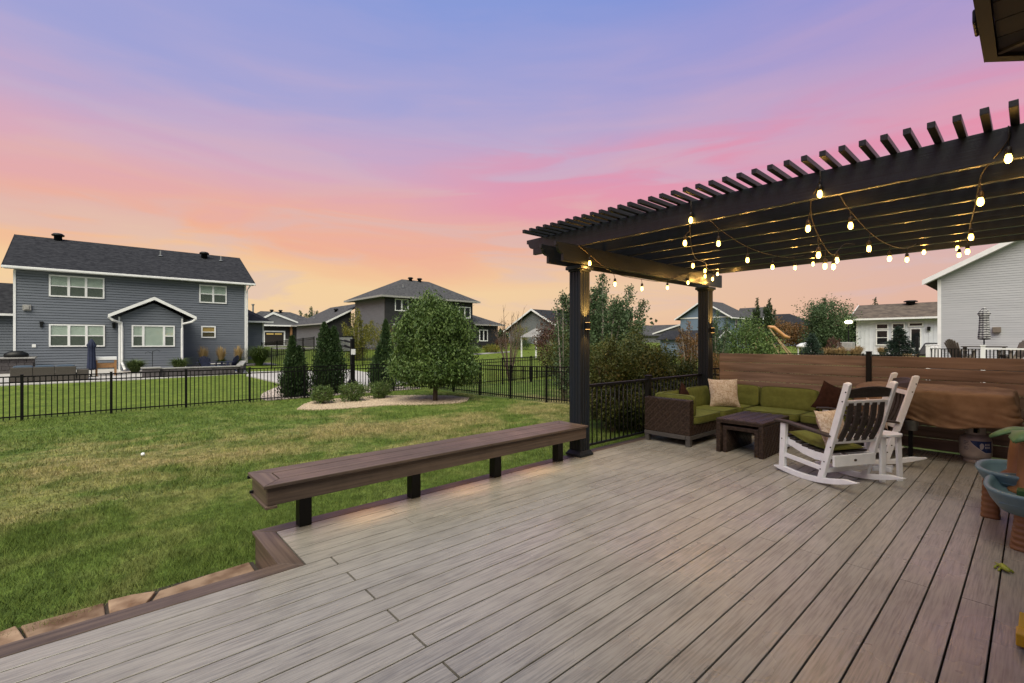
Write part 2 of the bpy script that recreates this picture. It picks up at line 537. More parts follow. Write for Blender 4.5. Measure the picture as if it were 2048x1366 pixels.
M["socket"] = mat("rubber_socket", L3(0.030, 0.018, 0.010), 0.5)
M["cable"] = mat("rubber_cable", L3(0.035, 0.022, 0.012), 0.5)
M["lamp_glow"] = glowmat("warm_lamp_lens", (1.0, 0.52, 0.14, 1), 3.0)
M["street_glow"] = glowmat("street_lamp_lens", (1.0, 0.88, 0.55, 1), 9.0)
M["steel"] = mat("steel", L3(0.36, 0.36, 0.36), 0.35, metal=0.9)
M["slide"] = mat("slide_orange", L3(0.50, 0.27, 0.11), 0.5, L3(0.42, 0.2, 0.08), (6, 6, 6))
M["playwood"] = mat("play_wood", L3(0.33, 0.23, 0.13), 0.7)

M["leaf_shade"] = leafmat("leaves_shade_tree", [L3(0.018, 0.040, 0.009), L3(0.050, 0.092, 0.020), L3(0.100, 0.155, 0.038), L3(0.15, 0.20, 0.060)], trans=0.18)
M["leaf_arb"] = leafmat("leaves_arborvitae", [L3(0.010, 0.026, 0.008), L3(0.030, 0.060, 0.019), L3(0.070, 0.110, 0.036)], trans=0.1)
M["leaf_shrub"] = leafmat("leaves_shrub", [L3(0.0390, 0.0754, 0.0182), L3(0.0845, 0.1300, 0.0338), L3(0.1365, 0.1820, 0.0442)])
M["leaf_hedge"] = leafmat("leaves_hedge", [L3(0.0232, 0.0377, 0.0101), L3(0.0580, 0.0798, 0.0174), L3(0.1087, 0.1131, 0.0261), L3(0.1450, 0.0986, 0.0319)])
M["leaf_tall"] = leafmat("leaves_poplar", [L3(0.0280, 0.0560, 0.0224), L3(0.0672, 0.1120, 0.0448), L3(0.1190, 0.1610, 0.0770)])
M["leaf_yellow"] = leafmat("leaves_yellowing", [L3(0.0600, 0.0780, 0.0192), L3(0.1440, 0.1500, 0.0240), L3(0.2880, 0.2280, 0.0240)])
M["leaf_rust"] = leafmat("leaves_rust", [L3(0.0585, 0.0520, 0.0182), L3(0.1560, 0.0845, 0.0286), L3(0.2600, 0.1235, 0.0390)])
M["leaf_copper"] = leafmat("leaves_copper", [L3(0.0390, 0.0208, 0.0169), L3(0.0845, 0.0429, 0.0286), L3(0.1430, 0.0715, 0.0429)])
M["leaf_dark"] = leafmat("leaves_dark", [L3(0.0168, 0.0336, 0.0120), L3(0.0360, 0.0624, 0.0204), L3(0.0600, 0.0900, 0.0312)])
M["leaf_spruce"] = leafmat("leaves_spruce", [L3(0.0130, 0.0286, 0.0208), L3(0.0286, 0.0520, 0.0351), L3(0.0520, 0.0806, 0.0546)], trans=0.05)
M["straw"] = leafmat("straw_plumes", [L3(0.24, 0.165, 0.075), L3(0.40, 0.28, 0.13), L3(0.50, 0.36, 0.18)])
M["blade"] = leafmat("ornamental_blades", [L3(0.0308, 0.0560, 0.0140), L3(0.0700, 0.1050, 0.0280), L3(0.1190, 0.1540, 0.0420)])


def sheen(m, lo, hi, scale=0.9):
    """worn and rain-washed patches: the gloss varies across the surface"""
    t = m.node_tree
    g = nd(t, "ShaderNodeNewGeometry")
    n = nd(t, "ShaderNodeTexNoise")
    n.inputs["Scale"].default_value = scale
    n.inputs["Detail"].default_value = 5
    t.links.new(g.outputs["Position"], n.inputs["Vector"])
    mr = nd(t, "ShaderNodeMapRange")
    mr.inputs[1].default_value, mr.inputs[2].default_value = 0.35, 0.65
    mr.inputs[3].default_value, mr.inputs[4].default_value = lo, hi
    t.links.new(n.outputs["Fac"], mr.inputs[0])
    t.links.new(mr.outputs[0], t.nodes["Principled BSDF"].inputs["Roughness"])
    # foot traffic: faint broad soiling
    b = t.nodes["Principled BSDF"]
    src = b.inputs["Base Color"].links[0].from_socket
    n2 = nd(t, "ShaderNodeTexNoise")
    n2.inputs["Scale"].default_value = scale * 2.3
    n2.inputs["Detail"].default_value = 7
    n2.inputs["Roughness"].default_value = 0.7
    t.links.new(g.outputs["Position"], n2.inputs["Vector"])
    t.links.new(mixc(t, 1.0, src, ramp(t, n2.outputs["Fac"], [(0.3, (.80, .79, .78, 1)), (0.5, (1, 1, 1, 1)), (0.7, (1.07, 1.07, 1.07, 1))]), "MULTIPLY"), b.inputs["Base Color"])


sheen(M["deck"], .15, .46)
sheen(M["brown"], .30, .50, 2.0)


def lawn_material(name, blade):
    """two lawns: patchy, drought-browned near the deck, greener past the back fence"""
    m = bpy.data.materials.new(name)
    m.use_nodes = True
    t = m.node_tree
    b = t.nodes["Principled BSDF"]
    b.inputs["Roughness"].default_value = 0.8
    b.inputs["Specular IOR Level"].default_value = 0.15
    g = nd(t, "ShaderNodeNewGeometry")
    pos = g.outputs["Position"]
    sp = nd(t, "ShaderNodeSeparateXYZ")
    t.links.new(pos, sp.inputs[0])

    def noi(scale, detail=4, dist=0.0, sc=(1, 1, 1)):
        mp = nd(t, "ShaderNodeMapping")
        mp.inputs["Scale"].default_value = sc
        t.links.new(pos, mp.inputs[0])
        n = nd(t, "ShaderNodeTexNoise")
        n.inputs["Scale"].default_value = scale
        n.inputs["Detail"].default_value = detail
        n.inputs["Distortion"].default_value = dist
        t.links.new(mp.outputs[0], n.inputs["Vector"])
        return n.outputs["Fac"]
    big = noi(0.30, 5, 0.8)
    mid = noi(1.6, 5, 0.5)
    fine = noi(24.0, 3)
    green = ramp(t, mid, [(0.3, L3(0.066, 0.108, 0.019)), (0.5, L3(0.098, 0.150, 0.030)), (0.7, L3(0.150, 0.190, 0.052))])
    dry = ramp(t, mid, [(0.3, L3(0.235, 0.185, 0.088)), (0.55, L3(0.33, 0.26, 0.135)), (0.7, L3(0.205, 0.205, 0.065))])
    # drier in the strip that runs along the lawn, y about 7 to 13
    yy = sp.outputs["Y"]
    strip = mth(t, "SUBTRACT", 1.0, mth(t, "DIVIDE", mth(t, "ABSOLUTE", mth(t, "SUBTRACT", yy, 10.2)), 5.2), True)
    k = mth(t, "ADD", mth(t, "MULTIPLY", strip, 0.30), mth(t, "MULTIPLY", big, 0.9))
    k = mth(t, "ADD", k, mth(t, "MULTIPLY", mth(t, "SUBTRACT", mid, 0.5), 0.7))
    k = ramp(t, k, [(0.50, (0, 0, 0, 1)), (0.88, (1, 1, 1, 1))], "EASE")
    clump = noi(8.5, 4, 0.4)
    k = mth(t, "MULTIPLY", k, mth(t, "ADD", 0.35, mth(t, "MULTIPLY", clump, 1.15)), True)
    mine = mixc(t, mth(t, "MULTIPLY", k, 0.85), green, dry)
    theirs = ramp(t, mid, [(0.3, L3(0.085, 0.130, 0.016)), (0.7, L3(0.150, 0.200, 0.030))])
    far = mth(t, "MULTIPLY", mth(t, "SUBTRACT", yy, 17.9), 2.0, True)
    c = mixc(t, far, mine, theirs)
    c = mixc(t, 1.0, c, ramp(t, clump, [(0.32, (0.60, 0.62, 0.55, 1)), (0.68, (1.28, 1.26, 1.2, 1))]), "MULTIPLY")
    if blade:
        isl = g.outputs["Random Per Island"]
        c = mixc(t, mth(t, "MULTIPLY", isl, 0.34), c, mixc(t, 0.5, c, L3(0.20, 0.19, 0.065)))
        hs = nd(t, "ShaderNodeHueSaturation")
        t.links.new(c, hs.inputs["Color"])
        t.links.new(mth(t, "ADD", mth(t, "MULTIPLY", isl, 0.7), 0.75), hs.inputs["Value"])
        c = hs.outputs[0]
    else:
        c = mixc(t, 1.0, c, ramp(t, fine, [(0.3, (0.62, 0.62, 0.62, 1)), (0.7, (1.15, 1.15, 1.15, 1))]), "MULTIPLY")
        bp = nd(t, "ShaderNodeBump")
        bp.inputs["Strength"].default_value = 0.6
        bp.inputs["Distance"].default_value = 0.03
        t.links.new(fine, bp.inputs["Height"])
        t.links.new(bp.outputs[0], b.inputs["Normal"])
    t.links.new(c, b.inputs["Base Color"])
    return m


M["lawn"] = lawn_material("lawn_ground", False)
M["grass"] = lawn_material("grass_blades", True)

# ------------------------------------------------------------------ terrain
_YB = [(-60, -.27), (4.6, -.28), (8, -.42), (13, -.56), (18.2, -.60), (22, -.52), (30, -.30), (36.7, -.12), (44, .55), (60, .9), (90, 1.0), (1500, 1.0)]
_XB = [(-1500, 0), (12, 0), (30, .10), (60, .5), (90, .4), (1500, .4)]


def gz(x, y):
    return float(np.interp(y, [a for a, _ in _YB], [b for _, b in _YB]) + np.interp(x, [a for a, _ in _XB], [b for _, b in _XB]))


def build_ground():
    xs = np.concatenate([np.linspace(-900, -40, 12), np.linspace(-36, 100, 110), np.linspace(110, 1200, 14)])
    ys = np.concatenate([np.linspace(-400, -20, 8), np.linspace(-16, 100, 100), np.linspace(110, 1200, 14)])
    X, Y = np.meshgrid(xs, ys)
    yb = np.interp(Y, [a for a, _ in _YB], [b for _, b in _YB])
    xb = np.interp(X, [a for a, _ in _XB], [b for _, b in _XB])
    V = np.stack([X.ravel(), Y.ravel(), (yb + xb).ravel()], 1)
    nx, ny = len(xs), len(ys)
    i = np.arange((ny - 1) * (nx - 1))
    r, c = i // (nx - 1), i % (nx - 1)
    a = r * nx + c
    Fc = np.stack([a, a + 1, a + nx + 1, a + nx], 1)
    o = link("lawn", npmesh("lawn", V, Fc, True), M["lawn"])
    tag(o, kind="structure")


build_ground()


def in_poly(px, py, poly):
    inside = np.zeros(len(px), bool)
    n = len(poly)
    for i in range(n):
        x0, y0 = poly[i]
        x1, y1 = poly[(i + 1) % n]
        cond = ((y0 > py) != (y1 > py)) & (px < (x1 - x0) * (py - y0) / (y1 - y0 + 1e-12) + x0)
        inside ^= cond
    return inside


BED = [(4.55, 15.2), (5.1, 16.3), (5.6, 16.9), (6.6, 17.1), (8.0, 17.0), (9.4, 15.9), (10.1, 14.9), (10.2, 13.9), (9.6, 13.2), (8.9, 13.0),
       (7.9, 13.5), (7.2, 14.1), (6.4, 14.25), (5.6, 14.4), (4.9, 14.7)]


def build_grass():
    vs_, fs = [], []
    tot = 0
    for (x0, x1, y0, y1, dens, h, w) in ((-3.2, 4.6, 4.15, 7.2, 6200, .052, .0045), (-4.5, 11.0, 7.2, 10.5, 1500, .062, .009),
                                        (4.6, 8.0, 4.3, 7.2, 1800, .060, .008), (-4.5, 11.0, 10.5, 18.2, 620, .062, .014)):
        n = int((x1 - x0) * (y1 - y0) * dens)
        x, y = RNG.uniform(x0, x1, n), RNG.uniform(y0, y1, n)
        edge = 4.19 + .05 * (x + .5) + 0.04 * np.sin(x * 3.1) + 0.03 * np.sin(x * 7.7 + 1) + RNG.normal(size=n) * .025
        keep = ((x > 0.93) & (y > 4.30)) | (y > edge)
        keep &= ~in_poly(x, y, BED)
        keep &= y > (-1.02 * x - 1.0) * 0 + 0
        x, y = x[keep], y[keep]
        n = len(x)
        z = np.interp(y, [a for a, _ in _YB], [b for _, b in _YB]) - 0.004
        a = RNG.uniform(0, 2 * PI, n)
        hh = h * RNG.uniform(.45, 1.25, n) * (1 + .3 * np.sin(x * 1.3) * np.sin(y * 1.7))
        lean = RNG.uniform(.2, 1.1, n) * hh
        ww = w * RNG.uniform(.6, 1.2, n)
        dx, dy = np.cos(a) * ww / 2, np.sin(a) * ww / 2
        b = RNG.uniform(0, 2 * PI, n)
        P = np.empty((n, 3, 3), np.float32)
        P[:, 0] = np.stack([x - dx, y - dy, z], 1)
        P[:, 1] = np.stack([x + dx, y + dy, z], 1)
        P[:, 2] = np.stack([x + np.cos(b) * lean, y + np.sin(b) * lean, z + hh], 1)
        vs_.append(P.reshape(-1, 3))
        fs.append(np.arange(n * 3).reshape(n, 3) + tot)
        tot += n * 3
    o = link("grass", npmesh("grass", np.concatenate(vs_), np.concatenate(fs)), M["grass"])
    tag(o, "short patchy green and straw coloured lawn grass between the deck and the back fence", "grass", kind="stuff")


build_grass()


def slab(name, poly, dz, th, m, kind="structure", label=None, cat=None, z=None):
    mb = MB()
    n = len(poly)
    top = [(x, y, (gz(x, y) if z is None else z) + dz) for x, y in poly]
    bot = [(x, y, q - th) for x, y, q in top]
    mb.add(top + bot, [tuple(range(n)), tuple(range(n, 2 * n))[::-1]] + [(i, (i + 1) % n, n + (i + 1) % n, n + i) for i in range(n)])
    o = mb.build(name, m)
    tag(o, label, cat, kind=kind)
    return o


def pebbles(name, poly, n, r, m, label, cat):
    """loose stones: small 8-faced pieces scattered inside a polygon"""
    px = np.array([p[0] for p in poly]); py = np.array([p[1] for p in poly])
    x, y = RNG.uniform(px.min(), px.max(), n * 3), RNG.uniform(py.min(), py.max(), n * 3)
    k = in_poly(x, y, poly)
    x, y = x[k][:n], y[k][:n]
    n = len(x)
    yb = np.interp(y, [a for a, _ in _YB], [b for _, b in _YB]) + np.interp(x, [a for a, _ in _XB], [b for _, b in _XB])
    base = np.array([(1, 0, 0), (-1, 0, 0), (0, 1, 0), (0, -1, 0), (0, 0, 1), (0, 0, -1)], np.float32)
    tri = np.array([(0, 2, 4), (2, 1, 4), (1, 3, 4), (3, 0, 4), (2, 0, 5), (1, 2, 5), (3, 1, 5), (0, 3, 5)])
    S = r * RNG.uniform(.6, 1.4, (n, 1, 1)) * RNG.uniform(.7, 1.2, (n, 6, 1))
    a = RNG.uniform(0, PI, n)
    B = np.repeat(base[None], n, 0) * S * np.array([1.2, .9, .6])
    R = B.copy()
    R[:, :, 0] = B[:, :, 0] * np.cos(a)[:, None] - B[:, :, 1] * np.sin(a)[:, None]
    R[:, :, 1] = B[:, :, 0] * np.sin(a)[:, None] + B[:, :, 1] * np.cos(a)[:, None]
    R += np.stack([x, y, yb + 0.03], 1)[:, None, :]
    Fc = (tri[None] + (np.arange(n) * 6)[:, None, None]).reshape(-1, 3)
    o = link(name, npmesh(name, R.reshape(-1, 3), Fc), m)
    tag(o, label, cat, kind="stuff")


slab("mulch_bed", BED, 0.030, 0.10, M["mulch"])
pebbles("gravel", BED, 5200, 0.030, M["mulch"], "tan gravel filling the island bed round the shade tree", "gravel")
GRV = [(4.5, 18.4), (4.4, 19.0), (4.9, 20.6), (6.0, 22.6), (7.0, 21.0), (9.8, 20.2), (10.8, 19.0), (10.8, 18.4)]
slab("gravel_bed", GRV, 0.02, 0.08, M["pebble"])
pebbles("river_rock", GRV, 2600, 0.05, M["pebble"], "pale river rock under the arborvitae behind the fence", "gravel")
slab("court_slab", [(6.5, 22.2), (8.6, 20.5), (11.3, 20.3), (12.2, 24.5), (12.0, 29.2), (6.6, 30.6), (5.9, 28.5)], 0.06, 0.12, M["concrete"])
slab("patio", [(-9, 28.6), (1.5, 29.0), (6.3, 29.9), (6.9, 34.2), (4.6, 35.9), (1.0, 34.4), (0.6, 36.5), (-9, 36.5)], 0.045, 0.15, M["concrete"])
slab("driveway", [(13.5, 52), (17.5, 50.5), (21.5, 69), (15.5, 69)], 0.05, 0.1, M["concrete"])
slab("foundation_gravel", [(0.9, 33.3), (4.3, 33.3), (4.6, 36.2), (9.2, 36.2), (9.4, 37.4), (0.9, 36.6)], 0.05, 0.08, M["pebble"])
pebbles("foundation_rock", [(0.9, 33.2), (4.3, 33.2), (4.6, 36.0), (9.4, 36.0), (9.4, 37.0), (0.9, 36.6)], 1500, 0.06, M["stone_cap"], "pale rock border along the foot of the blue house", "gravel")

# ------------------------------------------------------------------ deck
JOG = 1.06
EDGE_L, EDGE_U = 3.36, 4.10
deck = thing("deck", "grey composite deck with a dark brown picture-frame border", "deck", (0, 0, 0), kind="structure")


def board_mesh(x0, x1, yc, w, m=0.002, t=0.025, gap=0.0):
    p = [(-w / 2, -t), (-w / 2, -m), (-w / 2 + m, 0), (w / 2 - m, 0), (w / 2, -m), (w / 2, -t)]
    mb = MB()
    mb.prism(p, x1 - x0 - 2 * gap, lambda u, v, ww: (x0 + gap + ww, yc + u, v))
    return mb


def deck_row(yc, w, x0, x1, joints):
    xs = [x0] + [j for j in joints if x0 + .2 < j < x1 - .2] + [x1]
    for a, b in zip(xs[:-1], xs[1:]):
        board_mesh(a + (.004 if abs(a - 1.235) < .01 else 0), b - (.004 if abs(b - 1.235) < .01 else 0), yc, w, gap=0.0025).build("deck_board", M["deck"], deck)


for i in range(38):
    yc = EDGE_L - .073 - .146 * i
    js = (1.235, 6.115) if i % 2 == 0 else (-.98, 3.90)
    deck_row(yc, .1378, -3.2, 8.80, js)
for i in range(5):
    yc = EDGE_L + .074 + .148 * i
    deck_row(yc, .1398, JOG + .006, 8.80, (3.90,) if i % 2 == 0 else (1.99, 6.87))
flat = lambda z0: (lambda u, v, w: (u, v, z0 + w))
MB().prism([(-3.2, 3.366), (JOG - .004, 3.366), (.92, 3.50), (-3.2, 3.50)], .025, flat(-.025)).build("border_board", M["brown"], deck, bevel=.004)
MB().prism([(JOG, 3.367), (JOG, 4.097), (.92, 4.24), (.92, 3.503)], .025, flat(-.025)).build("border_board", M["brown_y"], deck, bevel=.004)
MB().prism([(JOG + .003, 4.103), (8.8, 4.103), (8.8, 4.24), (.923, 4.24)], .025, flat(-.025)).build("border_board", M["brown"], deck, bevel=.004)
MB().box(-3.2, .945, 3.455, 3.480, -.30, -.028).build("fascia_board", M["brown"], deck)
MB().box(.945, .970, 3.455, 4.215, -.30, -.028).build("fascia_board", M["brown_y"], deck)
MB().box(.945, 8.8, 4.217, 4.24 - .002, -.34, -.028).build("fascia_board", M["brown"], deck)
MB().box(8.80, 8.822, -2.2, 4.2, -.34, -.004).build("fascia_board", M["deck"], deck)
sub = MB()
sub.box(-3.2, 8.78, -2.2, 3.34, -.34, -.16).box(1.1, 8.78, 3.35, 4.20, -.34, -.16)
sub.build("joist", M["soil"], deck)

# flagstones in the strip under the lower edge of the deck
path = thing("flagstone_path", "rust and tan flagstones laid between the deck edge and the lawn", "path", (0, 3.9, -.27), kind="structure")
MB().box(-3.2, .94, 3.48, 4.30, -.33, -.276).build("mortar_bed", M["soil"], path)
for (ya, yb, ph) in ((3.488, 3.80, 0.0), (3.80, 4.27, .27)):
    x = -3.15 - ph
    left = (x, x + .05, x)
    while x < .9:
        x += random.uniform(.24, .56)
        right = (x + random.uniform(-.10, .10), x + random.uniform(-.05, .05), x + random.uniform(-.14, .14))
        if x > .62: right = (.918, .918, .918); x = 2.0
        g_ = .011
        top = lambda u: yb - g_ + .035 * math.sin(u * 5.3 + ph * 9) + .02 * math.sin(u * 13.1)
        bot = lambda u: ya + (g_ + .035 * math.sin(u * 5.3) + .02 * math.sin(u * 13.1) if ya > 3.6 else 0)
        ym = (ya + yb) / 2 + random.uniform(-.04, .04)
        pts = [(left[0] + g_, bot(left[0])), ((left[0] + right[0]) / 2, bot((left[0] + right[0]) / 2)), (right[0] - g_, bot(right[0])), (right[1] - g_, ym),
               (right[2] - g_, top(right[2])), ((left[2] + right[2]) / 2, top((left[2] + right[2]) / 2)), (left[2] + g_, top(left[2])), (left[1] + g_, ym)]
        MB().prism(pts, .020 + random.uniform(0, .012), flat(-.282)).build("stone", M["stone"], path, bevel=.007)
        left = right

# ------------------------------------------------------------------ bench
bench = thing("deck_bench", "long dark brown composite bench on black square posts along the deck edge", "bench", (2.85, 4.13, 0))
bx0, bx1, by0, by1, bt = .92, 4.772, 3.87, 4.39, .45
w3 = .150
tp = flat(bt - .026)
g = .0025
MB().prism([(bx0, by0), (bx1, by0), (bx1 - w3, by0 + w3), (bx0 + w3, by0 + w3)], .026, tp).build("seat_board", M["brown"], bench, bevel=.005)
MB().prism([(bx0 + w3, by1 - w3), (bx1 - w3, by1 - w3), (bx1, by1), (bx0, by1)], .026, tp).build("seat_board", M["brown"], bench, bevel=.005)
MB().prism([(bx0, by0 + g), (bx0 + w3 - g, by0 + w3), (bx0 + w3 - g, by1 - w3), (bx0, by1 - g)], .026, tp).build("end_board", M["brown_y"], bench, bevel=.005)
MB().prism([(bx1, by1 - g), (bx1 - w3 + g, by1 - w3), (bx1 - w3 + g, by0 + w3), (bx1, by0 + g)], .026, tp).build("end_board", M["brown_y"], bench, bevel=.005)
MB().box(bx0 + w3 + .005, bx1 - w3 - .005, by0 + w3 + .006, by1 - w3 - .006, bt - .026, bt - .001).build("seat_board", M["brown"], bench, bevel=.004)
MB().box(bx0 + .03, bx1 - .02, by0 + .025, by0 + .047, bt - .165, bt - .028).build("apron", M["brown"], bench, bevel=.003)
MB().box(bx0 + .03, bx1 - .02, by1 - .047, by1 - .025, bt - .165, bt - .028).build("apron", M["brown"], bench, bevel=.003)
MB().box(bx0 + .028, bx0 + .050, by0 + .049, by1 - .049, bt - .165, bt - .029).build("end_apron", M["brown_y"], bench, bevel=.003)
MB().box(bx0 + .015, bx0 + .10, by0 + .012, by1 - .012, bt - .188, bt - .1665).build("bottom_trim", M["brown_y"], bench, bevel=.004)
MB().tube([(bx0 - .012, by1 - .05, bt - .03), (bx0 + .02, by1 - .05, bt - .03)], .014, 10).build("trim_end", M["black"], bench)
MB().tube([(bx0 + .0, by1 - .07, bt - .15), (bx0 + .03, by1 - .07, bt - .15)], .012, 10).build("trim_end", M["black"], bench)
legm = MB().box(-.05, .05, -.05, .05, 0, bt - .03)
leg0 = None
for lx in (1.285, 2.335, 3.39, 4.44):
    if leg0 is None:
        leg0 = legm.build("leg", M["black"], bench, bevel=.004, local=True)
    else:
        o = leg0.copy(); COL.objects.link(o); leg0_ = o
    o = leg0 if lx == 1.285 else leg0_
    o.location = Vector((lx, 4.11, 0)) - origin(bench)
for lx in (1.81, 2.86, 3.91):
    pk = MB().lathe([(.03, 0), (.034, .004), (.034, .014)], 14, (lx, 4.0, bt - .05)).build("puck_light", M["black"], bench)
    ln = MB().lathe([(.022, 0), (.022, .002)], 12, (lx, 4.0, bt - .0535)).build("lens", M["lamp_glow"], pk)
    ld = bpy.data.lights.new("bench_light", "SPOT")
    ld.energy, ld.color, ld.spot_size, ld.spot_blend, ld.shadow_soft_size = 3.8, (1.0, .53, .16), math.radians(140), 1.0, .03
    lo = bpy.data.objects.new("bench_light", ld)
    COL.objects.link(lo)
    lo.parent = bench
    lo.location = Vector((lx, 3.98, bt - .062)) - origin(bench)

# ------------------------------------------------------------------ pergola
perg = thing("pergola", "black stained timber pergola with fluted posts over the far end of the deck", "pergola", (6.7, 1.2, 0))


def fluted_post(x, y, h):
    s_, d = .097, .010
    pts = []
    # square section with three flutes to a side
    for side in range(4):
        a = side * PI / 2
        prof = [(-s_, -s_), (-.066, -s_), (-.058, -s_ + d), (-.036, -s_ + d), (-.028, -s_), (-.011, -s_), (-.005, -s_ + d), (.016, -s_ + d), (.022, -s_),
                (.036, -s_), (.042, -s_ + d), (.062, -s_ + d), (.068, -s_)]
        for u, v in prof:
            pts.append((x + u * math.cos(a) - v * math.sin(a), y + u * math.sin(a) + v * math.cos(a)))
    MB().prism(pts, h - .10, lambda u, v, w: (u, v, .05 + w)).build("post", M["post"], perg)
    mb = MB()
    mb.box(x - .135, x + .135, y - .135, y + .135, 0, .035)
    mb.add([(x + a * .128, y + b * .128, .0352) for a, b in ((-1, -1), (1, -1), (1, 1), (-1, 1))] + [(x + a * .104, y + b * .104, .075) for a, b in ((-1, -1), (1, -1), (1, 1), (-1, 1))],
           [(0, 1, 5, 4), (1, 2, 6, 5), (2, 3, 7, 6), (3, 0, 4, 7), (4, 5, 6, 7)])
    mb.build("base_trim", M["post"], perg, bevel=.006)
    cp = MB().box(x - .112, x + .112, y - .112, y + .112, h - .085, h - .06).box(x - .138, x + .138, y - .138, y + .138, h - .0595, h - .012)
    cp.build("capital", M["post"], perg, bevel=.008)


POSTS = ((4.90, 4.13), (8.56, 4.13), (4.90, -1.45), (8.56, -1.45))
HB = 2.585                                     # underside of the headers
for px_, py_ in POSTS:
    fluted_post(px_, py_, HB)


def scroll(L, h):
    """beam outline with a stepped ogee at the low end u=0"""
    p = [(0, h), (0, h - .055), (.035, h - .055)]
    for i in range(7):
        a = PI - i * (PI / 2) / 6
        p.append((.035 + .085 + .085 * math.cos(a), h - .055 - .085 * math.sin(a)))
    p += [(.135, h - .14), (.135, 0), (L, 0), (L, h)]
    return p


for yy in (4.27, 4.01, -1.31, -1.59):
    p = scroll(8.95 - 4.28, .235)
    MB().prism(p, .04, lambda u, v, w: (4.28 + u, yy - .02 + w, HB + v)).build("header_beam", M["perg_x"], perg, bevel=.003)
ZB = HB + .237
for i in range(8):
    xb = 4.745 + i * .557
    p = scroll(6.95, .232)
    MB().prism(p, .055, lambda u, v, w: (xb + w, 5.02 - u, ZB + v)).build("crossbeam", M["perg"], perg, bevel=.003)
sl = MB().box(4.38, 9.05, -.0225, .0225, 0, .045)
sl0 = None
for i in range(50):
    ys_ = 4.70 - .1318 * i
    if ys_ < -1.95: break
    if sl0 is None:
        sl0 = sl.build("slat", M["perg_x"], perg, local=True, bevel=.003)
        o = sl0
    else:
        o = sl0.copy(); COL.objects.link(o)
    o.location = Vector((0, ys_, ZB + .234)) - origin(perg)

# wall lights on the posts
def sconce(x, y, z, label):
    t = thing("post_light", label, "light", (x, y, z), group="lights on the pergola posts")
    MB().box(x - .018, x + .018, y - .012, y, z - .05, z + .05).build("back_plate", M["black"], t, bevel=.003)
    MB().box(x - .026, x + .026, y - .075, y - .013, z - .045, z + .045).build("housing", M["black"], t, bevel=.004)
    for s_ in (1, -1):
        MB().box(x - .02, x + .02, y - .068, y - .020, z + s_ * .0455 - .0015, z + s_ * .0455 + .0015).build("lens", M["lamp_glow"], t)
        ld = bpy.data.lights.new("post_light_lamp", "SPOT")
        ld.energy, ld.color, ld.spot_size, ld.spot_blend, ld.shadow_soft_size = (120.0 if s_ > 0 else 12.0), (1.0, .47, .09), math.radians(80), 1.0, .02
        lo = bpy.data.objects.new("post_light_lamp", ld)
        COL.objects.link(lo)
        lo.parent = t
        lo.location = (0, -.058, s_ * .052)
        lo.rotation_euler = (PI - .10 if s_ > 0 else .10, 0, 0)


sconce(4.90, 4.13 - .0985, 1.76, "small black up and down light on the inner face of the near pergola post")
sconce(8.56, 4.13 - .0985, 1.76, "small black up and down light on the inner face of the far pergola post")

# string lights
def string_light(label, cable, bulbs):
    t = thing("string_light", label, "string lights", cable[0], group="string light swags under the pergola")
    # smooth the cable through its points
    P = [Vector(c) for c in cable]
    pts = []
    for i in range(len(P) - 1):
        p0, p1, p2, p3 = P[max(i - 1, 0)], P[i], P[i + 1], P[min(i + 2, len(P) - 1)]
        for k in range(6):
            u = k / 6.0
            pts.append(0.5 * ((2 * p1) + (p2 - p0) * u + (2 * p0 - 5 * p1 + 4 * p2 - p3) * u * u + (3 * p1 - p0 - 3 * p2 + p3) * u ** 3))
    pts.append(P[-1])
    MB().tube(pts, .0045, 6).build("cable", M["cable"], t, smooth=True)
    for (bx, by, bz) in bulbs:
        near = min(pts, key=lambda q: (q.x - bx) ** 2 + (q.y - by) ** 2)
        zt = near.z if abs(near.x - bx) + abs(near.y - by) < .6 else bz + .16
        zt = max(zt, bz + .07)
        b = MB().lathe([(.006, -.032), (.014, -.028), (.0195, -.016), (.0208, -.002), (.0175, .014), (.0135, .026), (.0125, .034)], 12, (bx, by, bz)).build("bulb", M["bulb"], t, smooth=True)
        ld = bpy.data.lights.new("bulb_light", "POINT")
        ld.energy, ld.color, ld.shadow_soft_size = 1.9, (1.0, .52, .12), .018
        lo = bpy.data.objects.new("bulb_light", ld)
        COL.objects.link(lo)
        lo.parent = t
        lo.location = Vector((bx, by, bz - .056)) - origin(t)
        MB().lathe([(.0135, .028), (.019, .034), (.019, .062), (.012, .078), (.006, .084)], 10, (bx, by, bz)).tube([(bx, by, bz + .08), (near.x * .5 + bx * .5, near.y * .5 + by * .5, (zt + bz + .09) / 2), (near.x, near.y, zt)], .0035, 5).build("socket", M["socket"], b, smooth=True)


string_light("string light swag hanging inside the left header from the near post to the far post",
             [(4.68, 3.975, 2.82), (4.90, 3.965, 2.72), (5.45, 3.975, 2.53), (6.17, 3.98, 2.50), (6.87, 3.98, 2.53), (7.55, 3.98, 2.72), (8.20, 3.98, 2.82)],
             [(4.90, 3.955, 2.602), (5.50, 3.98, 2.373), (6.19, 3.98, 2.361), (6.93, 3.98, 2.434), (7.61, 3.98, 2.573)])
string_light("string light swag running diagonally from the front beam to the far corner post",
             [(4.72, 2.435, 3.05), (4.72, 2.435, 2.95), (4.86, 2.52, 2.81), (5.5, 2.83, 2.72), (6.2, 3.12, 2.70), (7.3, 3.52, 2.82), (8.0, 3.82, 2.83), (8.47, 3.86, 2.9)],
             [(4.715, 2.435, 2.85), (4.90, 2.60, 2.656), (6.20, 3.17, 2.614), (7.40, 3.577, 2.71), (8.0, 3.866, 2.71), (8.40, 3.919, 2.698), (8.45, 3.85, 2.788), (8.40, 3.708, 2.93)])
